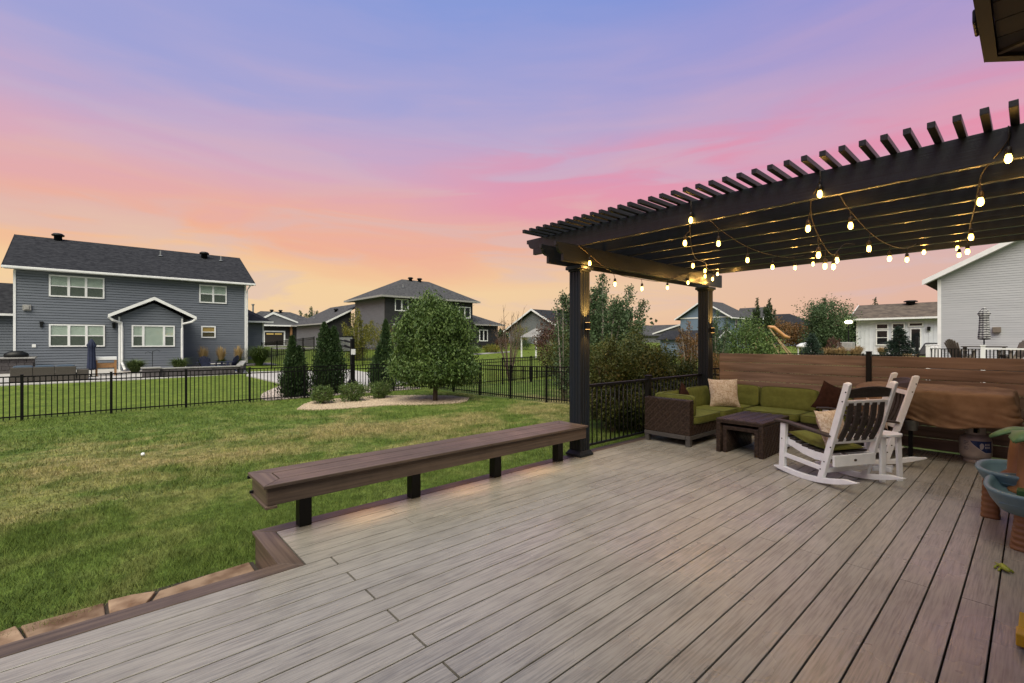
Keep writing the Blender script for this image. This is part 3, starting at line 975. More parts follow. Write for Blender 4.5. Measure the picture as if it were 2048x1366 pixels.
string_light("string light swag across the bays nearest the railing, left of the two middle swags",
             [(4.80, 2.36, 2.90), (5.055, 2.359, 2.866), (5.25, 2.358, 2.814), (5.985, 2.354, 2.72), (6.828, 2.35, 2.718), (7.466, 2.346, 2.774), (8.40, 2.341, 2.93), (8.66, 2.34, 2.98)],
             [(5.20, 2.358, 2.654), (5.985, 2.354, 2.559), (6.80, 2.35, 2.559), (7.674, 2.345, 2.644), (8.50, 2.341, 2.79)])
string_light("string light swag hanging steeply from the middle of the front beam towards the cream pillow",
             [(4.72, 1.247, 3.05), (4.72, 1.25, 2.95), (4.80, 1.34, 2.81), (5.126, 1.404, 2.66), (5.626, 1.437, 2.52), (6.0, 1.461, 2.50), (6.3, 1.48, 2.60), (7.0, 1.55, 2.78), (8.66, 1.66, 2.98)],
             [(4.715, 1.247, 2.845), (4.894, 1.388, 2.596), (5.313, 1.416, 2.407), (5.603, 1.435, 2.331), (6.024, 1.463, 2.375), (6.213, 1.476, 2.47)])
string_light("string light swag in the middle of the pergola, above the rocking chairs",
             [(4.80, 1.13, 2.86), (4.913, 1.126, 2.808), (5.137, 1.12, 2.751), (5.829, 1.10, 2.649), (6.651, 1.077, 2.634), (7.557, 1.052, 2.722), (8.41, 1.028, 2.93), (8.66, 1.02, 2.98)],
             [(5.152, 1.119, 2.616), (5.779, 1.102, 2.486), (6.628, 1.078, 2.483), (7.528, 1.053, 2.574), (8.60, 1.021, 2.80)])
string_light("string light swag at the right, above the covered grill, rising to the front beam",
             [(4.72, .118, 3.05), (4.72, .12, 2.95), (4.80, .24, 2.80), (5.125, .286, 2.76), (5.618, .336, 2.72), (6.357, .412, 2.70), (7.30, .50, 2.72), (8.2, .63, 2.85), (8.66, .68, 2.98)],
             [(4.715, .118, 2.823), (4.925, .266, 2.598), (6.265, .403, 2.556), (7.30, .497, 2.564), (8.20, .636, 2.655), (8.50, .673, 2.79)])
string_light("string light swag at the right edge of the view, nearest the house",
             [(4.80, .02, 2.86), (5.0, .03, 2.80), (6.3, .03, 2.66), (7.4, .02, 2.72), (8.66, .0, 2.98)],
             [(5.03, .02, 2.593), (6.33, .03, 2.52), (7.4, .02, 2.56)])

# ------------------------------------------------------------------ deck railing
rail = thing("deck_railing", "black metal deck railing with round balusters between the pergola posts", "railing", (6.7, 4.17, 0))
MB().box(5.0, 8.46, 4.145, 4.195, .905, .943).build("top_rail", M["black"], rail, bevel=.004)
MB().box(5.0, 8.46, 4.155, 4.185, .075, .105).build("bottom_rail", M["black"], rail, bevel=.003)
MB().box(6.62, 6.70, 4.13, 4.21, 0, .985).build("post", M["black"], rail, bevel=.004)
MB().box(6.610, 6.710, 4.12, 4.22, .9852, 1.003).build("post_cap", M["black"], rail, bevel=.006)
MB().box(5.0, 5.04, 4.15, 4.19, 0, .904).build("end_post", M["black"], rail)
bl0 = None
for i in range(32):
    bx = 5.115 + i * .1075
    if abs(bx - 6.66) < .07 or bx > 8.44: continue
    if bl0 is None:
        bl0 = MB().tube([(0, 0, .10), (0, 0, .91)], .0095, 8).build("baluster", M["black"], rail, local=True, smooth=True); o = bl0
    else:
        o = bl0.copy(); COL.objects.link(o)
    o.location = Vector((bx, 4.17, 0)) - origin(rail)

# ------------------------------------------------------------------ privacy fence
pf = thing("privacy_fence", "brown horizontal board privacy fence behind the sofa and grill", "fence", (8.93, 1.5, 0))
for (y0, y1) in ((4.02, 1.735), (1.665, -.75), (-.82, -2.2)):
    z = 1.325
    for i in range(8):
        hgt = .160
        MB().box(8.905, 8.935, y1, y0, z - hgt, z).build("board", M["cedar"], pf, bevel=.004)
        z -= hgt + .0055 + random.uniform(0, .002)
for y in (1.70, -.785):
    MB().box(8.872, 8.955, y - .032, y + .032, -.3, 1.385).box(8.868, 8.959, y - .036, y + .036, 1.3852, 1.398).build("post", M["black"], pf, bevel=.003)

# ------------------------------------------------------------------ picket fences
def metal_fence(name, label, x0, y0, x1, y1, zf, h=1.20, step=1.83, group=None, pick=True, skip=()):
    L = math.hypot(x1 - x0, y1 - y0)
    dx, dy = (x1 - x0) / L, (y1 - y0) / L
    t = thing(name, label, "fence", ((x0 + x1) / 2, (y0 + y1) / 2, zf((x0 + x1) / 2, (y0 + y1) / 2)), group=group)
    og = origin(t)
    n = max(1, round(L / step))
    po = pk = None
    loose = MB()
    cnt = 0
    for i in range(n + 1):
        x, y = x0 + dx * L * i / n, y0 + dy * L * i / n
        if po is None:
            po = MB().box(-.031, .031, -.031, .031, -.1, h + .03).box(-.035, .035, -.035, .035, h + .0302, h + .045).build("post", M["fence"], t, local=True); o = po
        else:
            o = po.copy(); COL.objects.link(o)
        o.location = Vector((x, y, zf(x, y))) - og
        if i == n: break
        xn, yn = x0 + dx * L * (i + 1) / n, y0 + dy * L * (i + 1) / n
        za, zb = zf(x, y), zf(xn, yn)
        for zr in (h - .012, h - .165, .11):
            MB().beam((x, y, za + zr), (xn, yn, zb + zr), .030, .034).build("rail", M["fence"], t)
        m = round(L / n / .114)
        for j in range(1, m):
            u = j / m
            q = Vector((x + (xn - x) * u, y + (yn - y) * u, za + (zb - za) * u))
            if pick and cnt < 295:
                if pk is None:
                    pk = MB().box(-.011, .011, -.011, .011, .03, h - .005).build("picket", M["fence"], t, local=True); o = pk
                else:
                    o = pk.copy(); COL.objects.link(o)
                o.location = q - og
                cnt += 1
            else:
                loose.box(q.x - .008, q.x + .008, q.y - .008, q.y + .008, q.z + .03, q.z + h - .005)
    if loose.v:
        loose.build("picket_row", M["fence"], t, kind="stuff")
    return t


zl = lambda x, y: gz(x, y) + .01
metal_fence("back_fence", "long black metal picket fence across the back of the lawn before the blue house", -5.27, 18.2, 11.2, 18.2, zl)
metal_fence("side_fence", "black metal picket fence down the right side of the lawn to the hedge", 11.2, 18.2, 11.2, -1.93, zl)
metal_fence("neighbour_back_fence", "black metal picket fence continuing right beyond the shade tree, behind the side fence", 11.35, 17.9, 20.3, 17.0, lambda x, y: gz(x, y) + .01 + .02 * max(0, x - 11))
metal_fence("court_fence", "black metal picket fence behind the basketball hoop", 8.2, 32.6, 20.0, 31.6, lambda x, y: gz(x, y) + .12)
metal_fence("garage_fence", "short black metal picket fence beside the grey garage wall", 8.9, 38.0, 14.5, 43.5, lambda x, y: gz(x, y) + .25)
metal_fence("yard_fence", "low black metal picket fence whose top shows just above the privacy fence", 27.0, 11.3, 27.0, 3.4, lambda x, y: -.26, pick=True)

# ------------------------------------------------------------------ patio sofa
def weave(mb, o_, u_, v_, w, h, step=.011, amp=.009, cell=.055, diag=True):
    """woven strands: a fine grid pushed in and out along its normal"""
    o_, u_, v_ = Vector(o_), Vector(u_).normalized(), Vector(v_).normalized()
    n = u_.cross(v_)
    nu, nv = max(2, int(w / step)), max(2, int(h / step))
    base = len(mb.v)
    for j in range(nv + 1):
        for i in range(nu + 1):
            a, b = w * i / nu, h * j / nv
            if diag:
                p, q = (a + b) / cell, (a - b) / cell
            else:
                p, q = a / cell, b / cell
            d = amp * (abs(math.sin(PI * p)) * (1 if int(math.floor(q)) % 2 else .35) + .3 * math.sin(2 * PI * q))
            if i in (0, nu) or j in (0, nv): d = 0
            mb.v.append(tuple(o_ + u_ * a + v_ * b + n * d))
    r = nu + 1
    for j in range(nv):
        for i in range(nu):
            a = base + j * r + i
            mb.f.append((a, a + 1, a + r + 1, a + r))


def softbox(mb, c, size, M3=None, bulge=.06, n=12, e=9.0, tufts=(), ax=2):
    """cushion: rounded cube with swollen faces; tufts are dimples (u,v) on the face across axis ax"""
    hx, hy, hz = size[0] / 2, size[1] / 2, size[2] / 2
    h = (hx, hy, hz)
    M3 = M3 or Matrix.Identity(3)
    c = Vector(c)
    for (a, b, d, s_) in ((0, 1, 2, 1), (1, 0, 2, -1), (1, 2, 0, 1), (2, 1, 0, -1), (2, 0, 1, 1), (0, 2, 1, -1)):
        base = len(mb.v)
        for j in range(n + 1):
            for i in range(n + 1):
                q = [0, 0, 0]
                q[a], q[b], q[d] = -1 + 2 * i / n, -1 + 2 * j / n, s_
                r = (abs(q[0]) ** e + abs(q[1]) ** e + abs(q[2]) ** e) ** (1 / e)
                p = [q[0] / r, q[1] / r, q[2] / r]
                o_ = [k for k in range(3) if k != ax]
                f = (1 - p[o_[0]] ** 4) * (1 - p[o_[1]] ** 4)
                dim = sum(math.exp(-(((p[o_[0]] - tu) * h[o_[0]] / .035) ** 2 + ((p[o_[1]] - tv) * h[o_[1]] / .022) ** 2)) for tu, tv in tufts)
                p[ax] = p[ax] * (1 - bulge + 2 * bulge * f) - (math.copysign(1, p[ax]) * .022 / h[ax] * min(1, dim) if abs(p[ax]) > .5 else 0)
                mb.v.append(tuple(c + M3 @ Vector((p[0] * hx, p[1] * hy, p[2] * hz))))
        for j in range(n):
            for i in range(n):
                k = base + j * (n + 1) + i
                mb.f.append((k, k + 1, k + n + 2, k + n + 1))
    return mb


sofa = thing("sectional_sofa", "brown wicker L-shaped sectional sofa with olive green cushions in the deck corner", "sofa", (7.6, 3.3, 0))
# arm at the left end and the wicker body of the long side
a = MB().box(6.44, 6.555, 3.345, 4.09, .16, .675)
weave(a, (6.438, 4.09, .16), (0, -1, 0), (0, 0, 1), .745, .515)
weave(a, (6.44, 3.343, .16), (1, 0, 0), (0, 0, 1), .115, .515)
weave(a, (6.44, 4.09, .677), (0, -1, 0), (1, 0, 0), .745, .115, diag=False)
a.build("arm", M["wicker"], sofa, smooth=True)
a = MB().box(6.56, 8.0, 3.345, 4.08, .16, .30)
weave(a, (6.555, 3.343, .16), (1, 0, 0), (0, 0, 1), 1.45, .145)
a.box(6.56, 8.75, 3.985, 4.085, .31, .66)
a.build("seat_base", M["wicker"], sofa, smooth=True)
a = MB().box(8.0, 8.77, 1.62, 3.34, .16, .30)
weave(a, (7.998, 3.34, .16), (0, -1, 0), (0, 0, 1), 1.72, .145)
a.box(8.68, 8.79, 1.62, 3.97, .31, .66)
a.build("seat_base", M["wicker"], sofa, smooth=True)
a = MB().box(8.0, 8.67, 1.62, 1.735, .31, .66)
weave(a, (8.67, 1.618, .31), (-1, 0, 0), (0, 0, 1), .67, .35)
a.build("arm", M["wicker"], sofa, smooth=True)
MB().box(6.425, 8.0, 3.33, 3.40, .10, .158).box(6.425, 6.50, 3.405, 4.09, .10, .158).build("base_frame", M["sofa_base"], sofa, bevel=.004)
MB().box(7.985, 8.055, 1.61, 3.325, .10, .158).box(8.06, 8.78, 1.61, 1.68, .10, .158).build("base_frame", M["sofa_base"], sofa, bevel=.004)
for (lx, ly) in ((6.465, 3.37), (6.465, 4.05), (8.02, 3.30), (8.02, 1.65), (8.74, 1.65), (8.74, 4.0)):
    MB().box(lx - .035, lx + .035, ly - .035, ly + .035, 0, .0995).build("foot", M["sofa_base"], sofa, bevel=.004)


def cush(name, c, size, **kw):
    o = softbox(MB(), c, size, **kw).build(name, M["green"], sofa, smooth=True)
    ax, M3 = kw.get("ax", 2), kw.get("M3") or Matrix.Identity(3)
    h = [size[0] / 2, size[1] / 2, size[2] / 2]
    ia, ib = [k for k in range(3) if k != ax]
    for s_ in (1, -1):
        pts = []
        for k in range(49):
            a_ = 2 * PI * k / 48
            ca, sa = math.cos(a_), math.sin(a_)
            q = (abs(ca) ** 9 + abs(sa) ** 9) ** (-1 / 9)
            p = [0, 0, 0]
            p[ia], p[ib], p[ax] = ca * q * h[ia] * .985, sa * q * h[ib] * .985, s_ * h[ax] * .80
            pts.append(Vector(c) + M3 @ Vector(p))
        MB().tube(pts, .0055, 6, False).build("piping", M["piping"], o, smooth=True)
    return o


cush("seat_cushion", (7.02, 3.66, .37), (.90, .68, .125), bulge=.10)
cush("seat_cushion", (7.775, 3.65, .37), (.58, .68, .125), bulge=.10)
cush("seat_cushion", (8.34, 3.62, .37), (.54, .70, .125), bulge=.10)
cush("seat_cushion", (8.31, 2.82, .37), (.68, .84, .125), bulge=.10)
cush("seat_cushion", (8.31, 2.07, .37), (.68, .64, .125), bulge=.10)
tl = Matrix.Rotation(math.radians(-9), 3, "X")
cush("back_cushion", (6.98, 3.92, .575), (.80, .15, .34), M3=tl, ax=1, tufts=((-.4, .1), (.4, .1)))
cush("back_cushion", (7.78, 3.92, .585), (.76, .15, .35), M3=tl, ax=1, tufts=((-.4, .1), (.4, .1)))
tb = Matrix.Rotation(math.radians(9), 3, "Y")
for (yc, wd) in ((3.585, .84), (2.72, .86), (2.02, .50)):
    cush("back_cushion", (8.60, yc, .595), (.15, wd, .36), M3=tb, ax=0, tufts=((-.42, .1), (.42, .1)))
cush("arm_cushion", (6.635, 3.67, .575), (.13, .60, .32), ax=0)
cush("arm_cushion", (8.33, 1.80, .575), (.60, .13, .32), ax=1)


def pillow(name, label, m, loc, size, th, eul, group=None, cat="pillow"):
    n = 16
    V, Fc = [], []
    for s_ in (1, -1):
        base = len(V)
        for j in range(n + 1):
            for i in range(n + 1):
                x, y = -1 + 2 * i / n, -1 + 2 * j / n
                t = th / 2 * max(0, (1 - abs(x) ** 2.6) * (1 - abs(y) ** 2.6)) ** .62
                px = x * size / 2 * (1 - .10 * (1 - y * y) + .015 * math.sin(5 * y))
                py = y * size / 2 * (1 - .10 * (1 - x * x) + .012 * math.sin(4 * x + 1))
                V.append((px, py, s_ * (t + .006 * math.sin(7 * x + 3 * y) * math.sin(5 * y))) if 0 < i < n and 0 < j < n else (px, py, 0))
        for j in range(n):
            for i in range(n):
                k = base + j * (n + 1) + i
                Fc.append((k, k + 1, k + n + 2, k + n + 1) if s_ > 0 else (k + n + 1, k + n + 2, k + 1, k))
    o = link(name, npmesh(name, V, Fc, True), m)
    o.location = loc
    o.rotation_euler = eul
    tag(o, label, cat, group)
    return o


D = math.radians
pillow("throw_pillow", "square cream patterned pillow in the corner of the green sofa", M["cream"], (8.03, 3.55, .665), .50, .17, (D(74), 0, D(-48)))
pillow("throw_pillow", "dark chocolate pillow leaning at the right end of the green sofa", M["choc"], (8.36, 2.02, .65), .48, .16, (D(68), D(24), D(-70)))
pillow("throw_pillow", "chocolate brown pillow tucked at the left end of the sofa, only its tip showing", M["choc"], (7.20, 3.83, .60), .44, .13, (D(80), D(40), D(5)))

# ------------------------------------------------------------------ wicker nesting tables
def nest(name, label, x0, x1, y0, y1, h, th, mm="wicker"):
    t = thing(name, label, "table", ((x0 + x1) / 2, (y0 + y1) / 2, 0))
    a = MB().box(x0, x1, y0, y1, h - th, h)
    weave(a, (x0, y0, h + .001), (1, 0, 0), (0, 1, 0), x1 - x0, y1 - y0, step=.011, cell=.075, amp=.009, diag=False)
    weave(a, (x0 - .001, y1, h - th), (0, -1, 0), (0, 0, 1), y1 - y0, th, diag=False, cell=.03)
    a.build("top", M[mm], t, smooth=True)
    for s_ in (0, 1):
        ya, yb = (y0, y0 + th) if s_ == 0 else (y1 - th, y1)
        a = MB().box(x0, x1, ya, yb, 0, h - th - .001)
        if s_ == 0:
            weave(a, (x0, ya - .001, 0), (1, 0, 0), (0, 0, 1), x1 - x0, h - th)
        weave(a, (x0 - .001, yb, 0), (0, -1, 0), (0, 0, 1), th, h - th, cell=.035)
        if s_ == 1:
            weave(a, (x1, ya - .001, 0), (-1, 0, 0), (0, 0, 1), x1 - x0, h - th)
        a.build("side", M[mm], t, smooth=True)
    return t


nest("nesting_table", "larger brown wicker waterfall coffee table in front of the sofa", 6.50, 7.48, 2.36, 2.98, .47, .055)
nest("nesting_table", "smaller brown wicker table nested under the coffee table", 6.53, 7.40, 2.43, 2.90, .375, .05)

# ------------------------------------------------------------------ rocking chairs
def rocker(label, loc, f_ang):
    t = thing("rocking_chair", label, "rocking chair", loc, f_ang - PI / 2, group="rocking chairs on the deck")
    Wd = .31
    R_ = 1.75
    arc = lambda y: R_ - math.sqrt(R_ * R_ - (y + .08) ** 2)
    for s_ in (-1, 1):
        ys_ = [-.73 + (1.03) * i / 24 for i in range(25)]
        top, bot = [], []
        for i, y in enumerate(ys_):
            th = .058 * min(1, (i + .6) / 4.0, (24 - i + .6) / 3.0)
            z = arc(y)
            bot.append((y, z)); top.append((y, z + max(.010, th)))
        MB().prism(bot + top[::-1], .045, lambda u, v, w: (s_ * Wd - .0225 + w, u, v)).build("runner", M["white"], t, local=True, bevel=.004)
        zr = arc(-.32) + .05
        MB().beam((s_ * Wd, -.32, zr), (s_ * Wd, -.625, 1.115), .044, .066, (0, 1, 0)).ball((s_ * Wd, -.629, 1.112), .040, 6, (.58, .95, .55)).build("rear_post", M["white"], t, local=True, bevel=.006)
        MB().beam((s_ * Wd, .19, arc(.19) + .05), (s_ * (Wd), .165, .585), .046, .072, (0, 1, 0)).build("front_leg", M["white"], t, local=True, bevel=.005)
        p = [(.25, .587), (.28, .600), (.27, .618), (.14, .622), (-.08, .598), (-.44, .560), (-.46, .548), (-.44, .535), (-.08, .570), (.14, .596)]
        MB().prism(p, .085, lambda u, v, w: (s_ * (Wd + .008) - .0425 + w, u, v)).build("armrest", M["slate"], t, local=True, bevel=.008)
        p = [(.185, .43), (.185, .345), (.07, .315), (-.07, .27), (-.22, .245), (-.37, .25), (-.40, .335), (-.22, .335), (-.07, .355), (.07, .395)]
        MB().prism(p, .03, lambda u, v, w: (s_ * (Wd - .04) - .015 + w, u, v)).build("seat_rail", M["white"], t, local=True, bevel=.004)
        MB().beam((s_ * Wd, -.345, .175), (s_ * Wd, .185, .215), .026, .048).build("stretcher", M["white"], t, local=True, bevel=.003)
        bo = MB()
        for (y, z) in ((-.62, 1.03), (-.583, .93), (-.45, .43), (-.375, .26), (-.33, .17)):
            bo.tube([(s_ * (Wd + .0225), y, z), (s_ * (Wd + .026), y, z)], .0075, 8)
        bo.tube([(s_ * (Wd + .0225), .178, .40), (s_ * (Wd + .026), .178, .40)], .0075, 8)
        bo.build("bolt", M["black"], t, local=True)
    # seat slats following the dished rails
    for i in range(7):
        y = .165 - i * .082
        z = np.interp(y, [-.4, -.22, -.07, .07, .185], [.345, .347, .367, .407, .443])
        MB().box(-Wd + .025, Wd - .025, y - .034, y + .034, z - .012, z + .010).build("seat_slat", M["slate"], t, local=True, bevel=.004)
    MB().box(-Wd + .024, Wd - .024, -.455, -.43, .215, .335).build("rear_rail", M["white"], t, local=True, bevel=.004)
    MB().box(-Wd + .024, Wd - .024, .150, .172, .30, .42).build("front_rail", M["white"], t, local=True, bevel=.004)
    MB().beam((-Wd + .024, -.36, .16), (Wd - .024, -.36, .16), .03, .045).build("cross_stretcher", M["white"], t, local=True, bevel=.003)
    lean = (-.625 + .32) / (1.115 - .06)
    yb = lambda z: -.32 + lean * (z - .06)
    MB().beam((-Wd + .022, yb(.49), .49), (Wd - .022, yb(.49), .49), .032, .055, (0, -.28, 1)).build("lower_back_rail", M["white"], t, local=True, bevel=.004)
    MB().beam((-Wd + .022, yb(.91), .91), (Wd - .022, yb(.91), .91), .032, .055, (0, -.28, 1)).build("upper_back_rail", M["white"], t, local=True, bevel=.004)
    # curved slats
    for i in range(5):
        x = -.212 + i * .106
        a = MB()
        pts = []
        for k in range(9):
            z = .475 + .45 * k / 8
            pts.append((x, yb(z) - .035 * math.sin(PI * k / 8) - .004, z))
        for q0, q1 in zip(pts[:-1], pts[1:]):
            a.beam(q0, q1, .066, .018, (0, 1, 0))
        a.build("back_slat", M["slate"], t, local=True)
    n = 10
    outl = [(-Wd + .024, .965), (Wd - .024, .965)] + [(Wd - .024 - (2 * Wd - .048) * i / n, 1.055 + .032 * math.sin(PI * i / n)) for i in range(n + 1)]
    MB().prism(outl, .022, lambda u, v, w: (u, yb(v) - .011 + w - .03 * (1 - (u / Wd) ** 2), v)).build("headrest", M["slate"], t, local=True, bevel=.004)
    MB().lathe([(.018, 0), (.018, .002)], 14).xf(Matrix.Translation((0, -.4555, .275)) @ Matrix.Rotation(PI / 2, 4, "X") @ Matrix.Diagonal((1.2, .7, 1, 1))).build("badge", M["slate"], t, local=True)
    return t


F1, F2 = math.atan2(.89, .45), math.radians(118)
R1, R2 = (6.27, 1.68, 0), (7.46, 1.66, 0)
rocker("white rocking chair with dark slats nearest the coffee table, its back to the camera", R1, F1)
rocker("white rocking chair with dark slats nearest the covered grill, seen from its side", R2, F2)


def chair_cushion(loc, fa, label):
    a = MB()
    n = 14
    V, Fc = [], []
    for s_ in (1, 0):
        base = len(V)
        for j in range(n + 1):
            for i in range(n + 1):
                u, v = -1 + 2 * i / n, -1 + 2 * j / n
                x = .245 * u
                y = -.10 + .285 * v
                z = np.interp(y, [-.4, -.22, -.07, .07, .185], [.357, .359, .379, .419, .455])
                ed = max(0, (1 - abs(u) ** 6) * (1 - abs(v) ** 6)) ** .5
                V.append((x, y, z + (.020 + .034 * ed if s_ else .020 - .018 * ed)))
        for j in range(n):
            for i in range(n):
                k = base + j * (n + 1) + i
                Fc.append((k, k + 1, k + n + 2, k + n + 1) if s_ else (k + n + 1, k + n + 2, k + 1, k))
    o = link("seat_cushion", npmesh("chair_cushion", V, Fc, True), M["green"])
    o.location = loc
    o.rotation_euler = (0, 0, fa - PI / 2)
    tag(o, label, "cushion", "olive cushions on the rocking chairs")


chair_cushion(R1, F1, "olive green seat cushion on the rocking chair nearest the coffee table")
chair_cushion(R2, F2, "olive green seat cushion on the rocking chair nearest the grill")


def on_chair(R, fa, x, y, z):
    c_, s_ = math.cos(fa - PI / 2), math.sin(fa - PI / 2)
    return (R[0] + x * c_ - y * s_, R[1] + x * s_ + y * c_, z)


pillow("lumbar_pillow", "cream patterned pillow on the seat of the rocking chair nearest the coffee table", M["cream"], on_chair(R1, F1, -.10, -.27, .60), .40, .15, (D(70), 0, F1 - PI / 2 + D(6)))
pillow("lumbar_pillow", "cream patterned pillow against the slats of the rocking chair nearest the grill", M["cream"], on_chair(R2, F2, .02, -.33, .61), .40, .15, (D(72), 0, F2 - PI / 2))

st = thing("side_table", "small white slatted side table between the two rocking chairs", "side table", (6.58, 1.13, 0), D(60))
a = MB()
n = 20
oc = [(.145 * math.copysign(abs(math.cos(2 * PI * i / n)) ** .7, math.cos(2 * PI * i / n)), .17 * math.copysign(abs(math.sin(2 * PI * i / n)) ** .7, math.sin(2 * PI * i / n))) for i in range(n)]
a.prism(oc, .028, lambda u, v, w: (u, v, .50 + w))
a.build("table_top", M["white"], st, local=True, bevel=.006)
for sx_ in (-1, 1):
    for sy_ in (-1, 1):
        MB().beam((sx_ * .095, sy_ * .12, 0), (sx_ * .085, sy_ * .105, .499), .028, .06, (0, 1, 0)).build("leg", M["white"], st, local=True, bevel=.003)
MB().box(-.10, .10, -.012, .012, .10, .15).build("stretcher", M["white"], st, local=True, bevel=.003)
MB().box(-.012, .012, -.135, -.0125, .10, .15).box(-.012, .012, .0125, .135, .10, .15).build("stretcher", M["white"], st, local=True, bevel=.003)

# ------------------------------------------------------------------ grill, cover, tank, pail
gr = thing("gas_grill", "black gas grill cart hidden under the tan cover", "grill", (8.2, .95, 0))
MB().box(8.16, 8.66, .42, 1.42, .56, .86).build("firebox", M["black"], gr, bevel=.02)
for gx, gy in ((8.14, .14), (8.62, .16), (8.14, 1.10), (8.62, 1.42)):
    MB().box(gx - .022, gx + .022, gy - .022, gy + .022, 0, .519).build("leg", M["black"], gr)


def grill_cover():
    N_, Lv = 160, 40
    x0, x1, y0, y1 = 8.02, 8.74, .13, 1.72
    cx, cy = (x0 + x1) / 2, (y0 + y1) / 2
    V, Fc = [], []
    for j in range(Lv + 1):
        u = j / Lv
        for i in range(N_):
            a = 2 * PI * i / N_
            ca, sa = math.cos(a), math.sin(a)
            k = (abs(ca) ** 12 + abs(sa) ** 12) ** (-1 / 12)
            ex, ey = ca * k, sa * k
            if u < .42:                                   # top
                r = .05 + .95 * (u / .42)
                z = .955 - .022 * r ** 10 + .010 * math.sin(9 * ey * r + 2) * math.sin(4 * ex * r) + .014 * noise.noise(Vector((ex * r * 2.5, ey * r * 6, 3)))
                fx = ex * r
                z -= .045 * max(0, -fx)                    # falls a little towards the front
                out = r * .985
            else:                                         # skirt
                w = (u - .42) / .58
                fold = .016 * w * math.sin(9 * a + 3 * math.sin(2 * a)) + .012 * w * math.sin(23 * a + 1.7) + .010 * math.sin(5 * w + 4 * a)
                out = .985 + .022 * math.sin(PI * min(1, w * 1.1)) + fold
                zt = .933 - .045 * max(0, -ex)
                hem = .50 + .035 * math.sin(3 * a + .8) + .02 * math.sin(7 * a) + .05 * max(0, ey) 
                px_ = noise.noise(Vector((ex * 2.2 + 3 * w, ey * 3.1, w * 1.6))) * .07 * w + abs(noise.noise(Vector((ey * 4 + 5 * w, ex * 3 + 2, 1.7 - w * 2)))) * .10 * w
                out += px_ - .012
                z = zt + (hem - zt) * w + .010 * math.sin(6 * w * PI + 5 * a) * w * (1 - w)
                fx = ex
            V.append((cx + ex * out * (x1 - x0) / 2 if u >= .42 else cx + ex * out * (x1 - x0) / 2, cy + ey * out * (y1 - y0) / 2, z))
    for j in range(Lv):
        for i in range(N_):
            Fc.append((j * N_ + i, j * N_ + (i + 1) % N_, (j + 1) * N_ + (i + 1) % N_, (j + 1) * N_ + i))
    V.append((cx, cy, .955))
    for i in range(N_):
        Fc.append((len(V) - 1, (i + 1) % N_, i, i))
    me = bpy.data.meshes.new("grill_cover")
    me.from_pydata(V, [], [tuple(dict.fromkeys(f)) for f in Fc])
    for p in me.polygons: p.use_smooth = True
    o = link("grill_cover", me, M["tan_cover"])
    sm = o.modifiers.new("solid", "SOLIDIFY"); sm.thickness = .004
    tag(o, "tan canvas cover draped over the grill by the privacy fence", "cover")


grill_cover()

tk = thing("propane_tank", "white propane tank with a blue label standing under the covered grill", "propane tank", (8.42, .50, 0))
MB().lathe([(.02, .035), (.10, .04), (.145, .075), (.155, .12), (.155, .28), (.145, .325), (.10, .362), (.03, .375)], 28, (8.42, .5, 0)).build("body", M["tank"], tk, smooth=True)
MB().lathe([(.11, 0), (.115, .002), (.105, .05), (.098, .05)], 24, (8.42, .5, 0)).build("foot_ring", M["tank"], tk, smooth=True)
a = MB()
for i in range(15):
    t0 = PI * .25 + i * (1.5 * PI) / 15
    t1 = t0 + 1.5 * PI / 15
    for (zz0, zz1) in (((.355, .385) if i % 5 in (2, 3) else (.355, .468)), ((.448, .468) if i % 5 in (2, 3) else (.0, .0))):
        if zz1 <= 0: continue
        ring = [(8.42 + r * math.cos(t), .5 + r * math.sin(t), z) for r in (.092, .096) for t in (t0, t1) for z in (zz0, zz1)]
        a.add(ring, [(0, 1, 3, 2), (4, 6, 7, 5), (0, 4, 5, 1), (2, 3, 7, 6), (1, 5, 7, 3), (0, 2, 6, 4)])
a.build("collar", M["tank"], tk)
MB().lathe([(.02, .37), (.02, .42), (.034, .425), (.034, .44), (.01, .445)], 12, (8.42, .5, 0)).build("valve", M["black"], tk, smooth=True)


def wrap(name, poly, m, rad, ns=None):
    """printed patch bent round the tank; poly in (angle, z)"""
    a = MB()
    n = len(poly)
    for r in (rad, rad + .0008):
        for (an, z) in poly:
            a.v.append((8.42 + r * math.cos(an), .5 + r * math.sin(an), z))
    a.f.append(tuple(range(n, 2 * n)))
    a.f += [(i, (i + 1) % n, n + (i + 1) % n, n + i) for i in range(n)]
    return a.build(name, m, tk)


# faces the camera round angle pi; strips keep the patch on the curve
A0 = PI + .10
for i in range(14):
    u0, u1 = i / 14, (i + 1) / 14
    an = lambda u: A0 - .35 + u * 1.45
    lowz = lambda u: .285 - .135 * min(1, u * 1.6) ** .8
    wrap("label_swoosh", [(an(u0), lowz(u0)), (an(u1), lowz(u1)), (an(u1), .292), (an(u0), .292)], M["tank_blue"], .1556)
    if i > 0:
        wrap("label_stripe", [(an(u0), lowz(u0) - .012), (an(u1), lowz(u1) - .012), (an(u1), lowz(u1) - .004), (an(u0), lowz(u0) - .004)], M["label_white"], .1555)
wrap("label_emblem", [(A0 + .22, .20), (A0 + .30, .185), (A0 + .42, .20), (A0 + .48, .235), (A0 + .42, .262), (A0 + .30, .268), (A0 + .20, .245)], M["label_white"], .1566)
for r_, zz in enumerate((.252, .215)):
    for i in range(4):
        b0 = A0 + .54 + i * .095
        wrap("label_letter", [(b0, zz - .013), (b0 + .06, zz - .013), (b0 + .06, zz + .013), (b0, zz + .013)], M["label_white"], .1566)
for r_, zz in enumerate((.17, .185, .20, .235, .255, .275)):
    wrap("label_print", [(A0 - .78, zz), (A0 - .50 + .06 * (r_ % 2), zz), (A0 - .50 + .06 * (r_ % 2), zz + .007), (A0 - .78, zz + .007)], M["label_grey"], .1557)

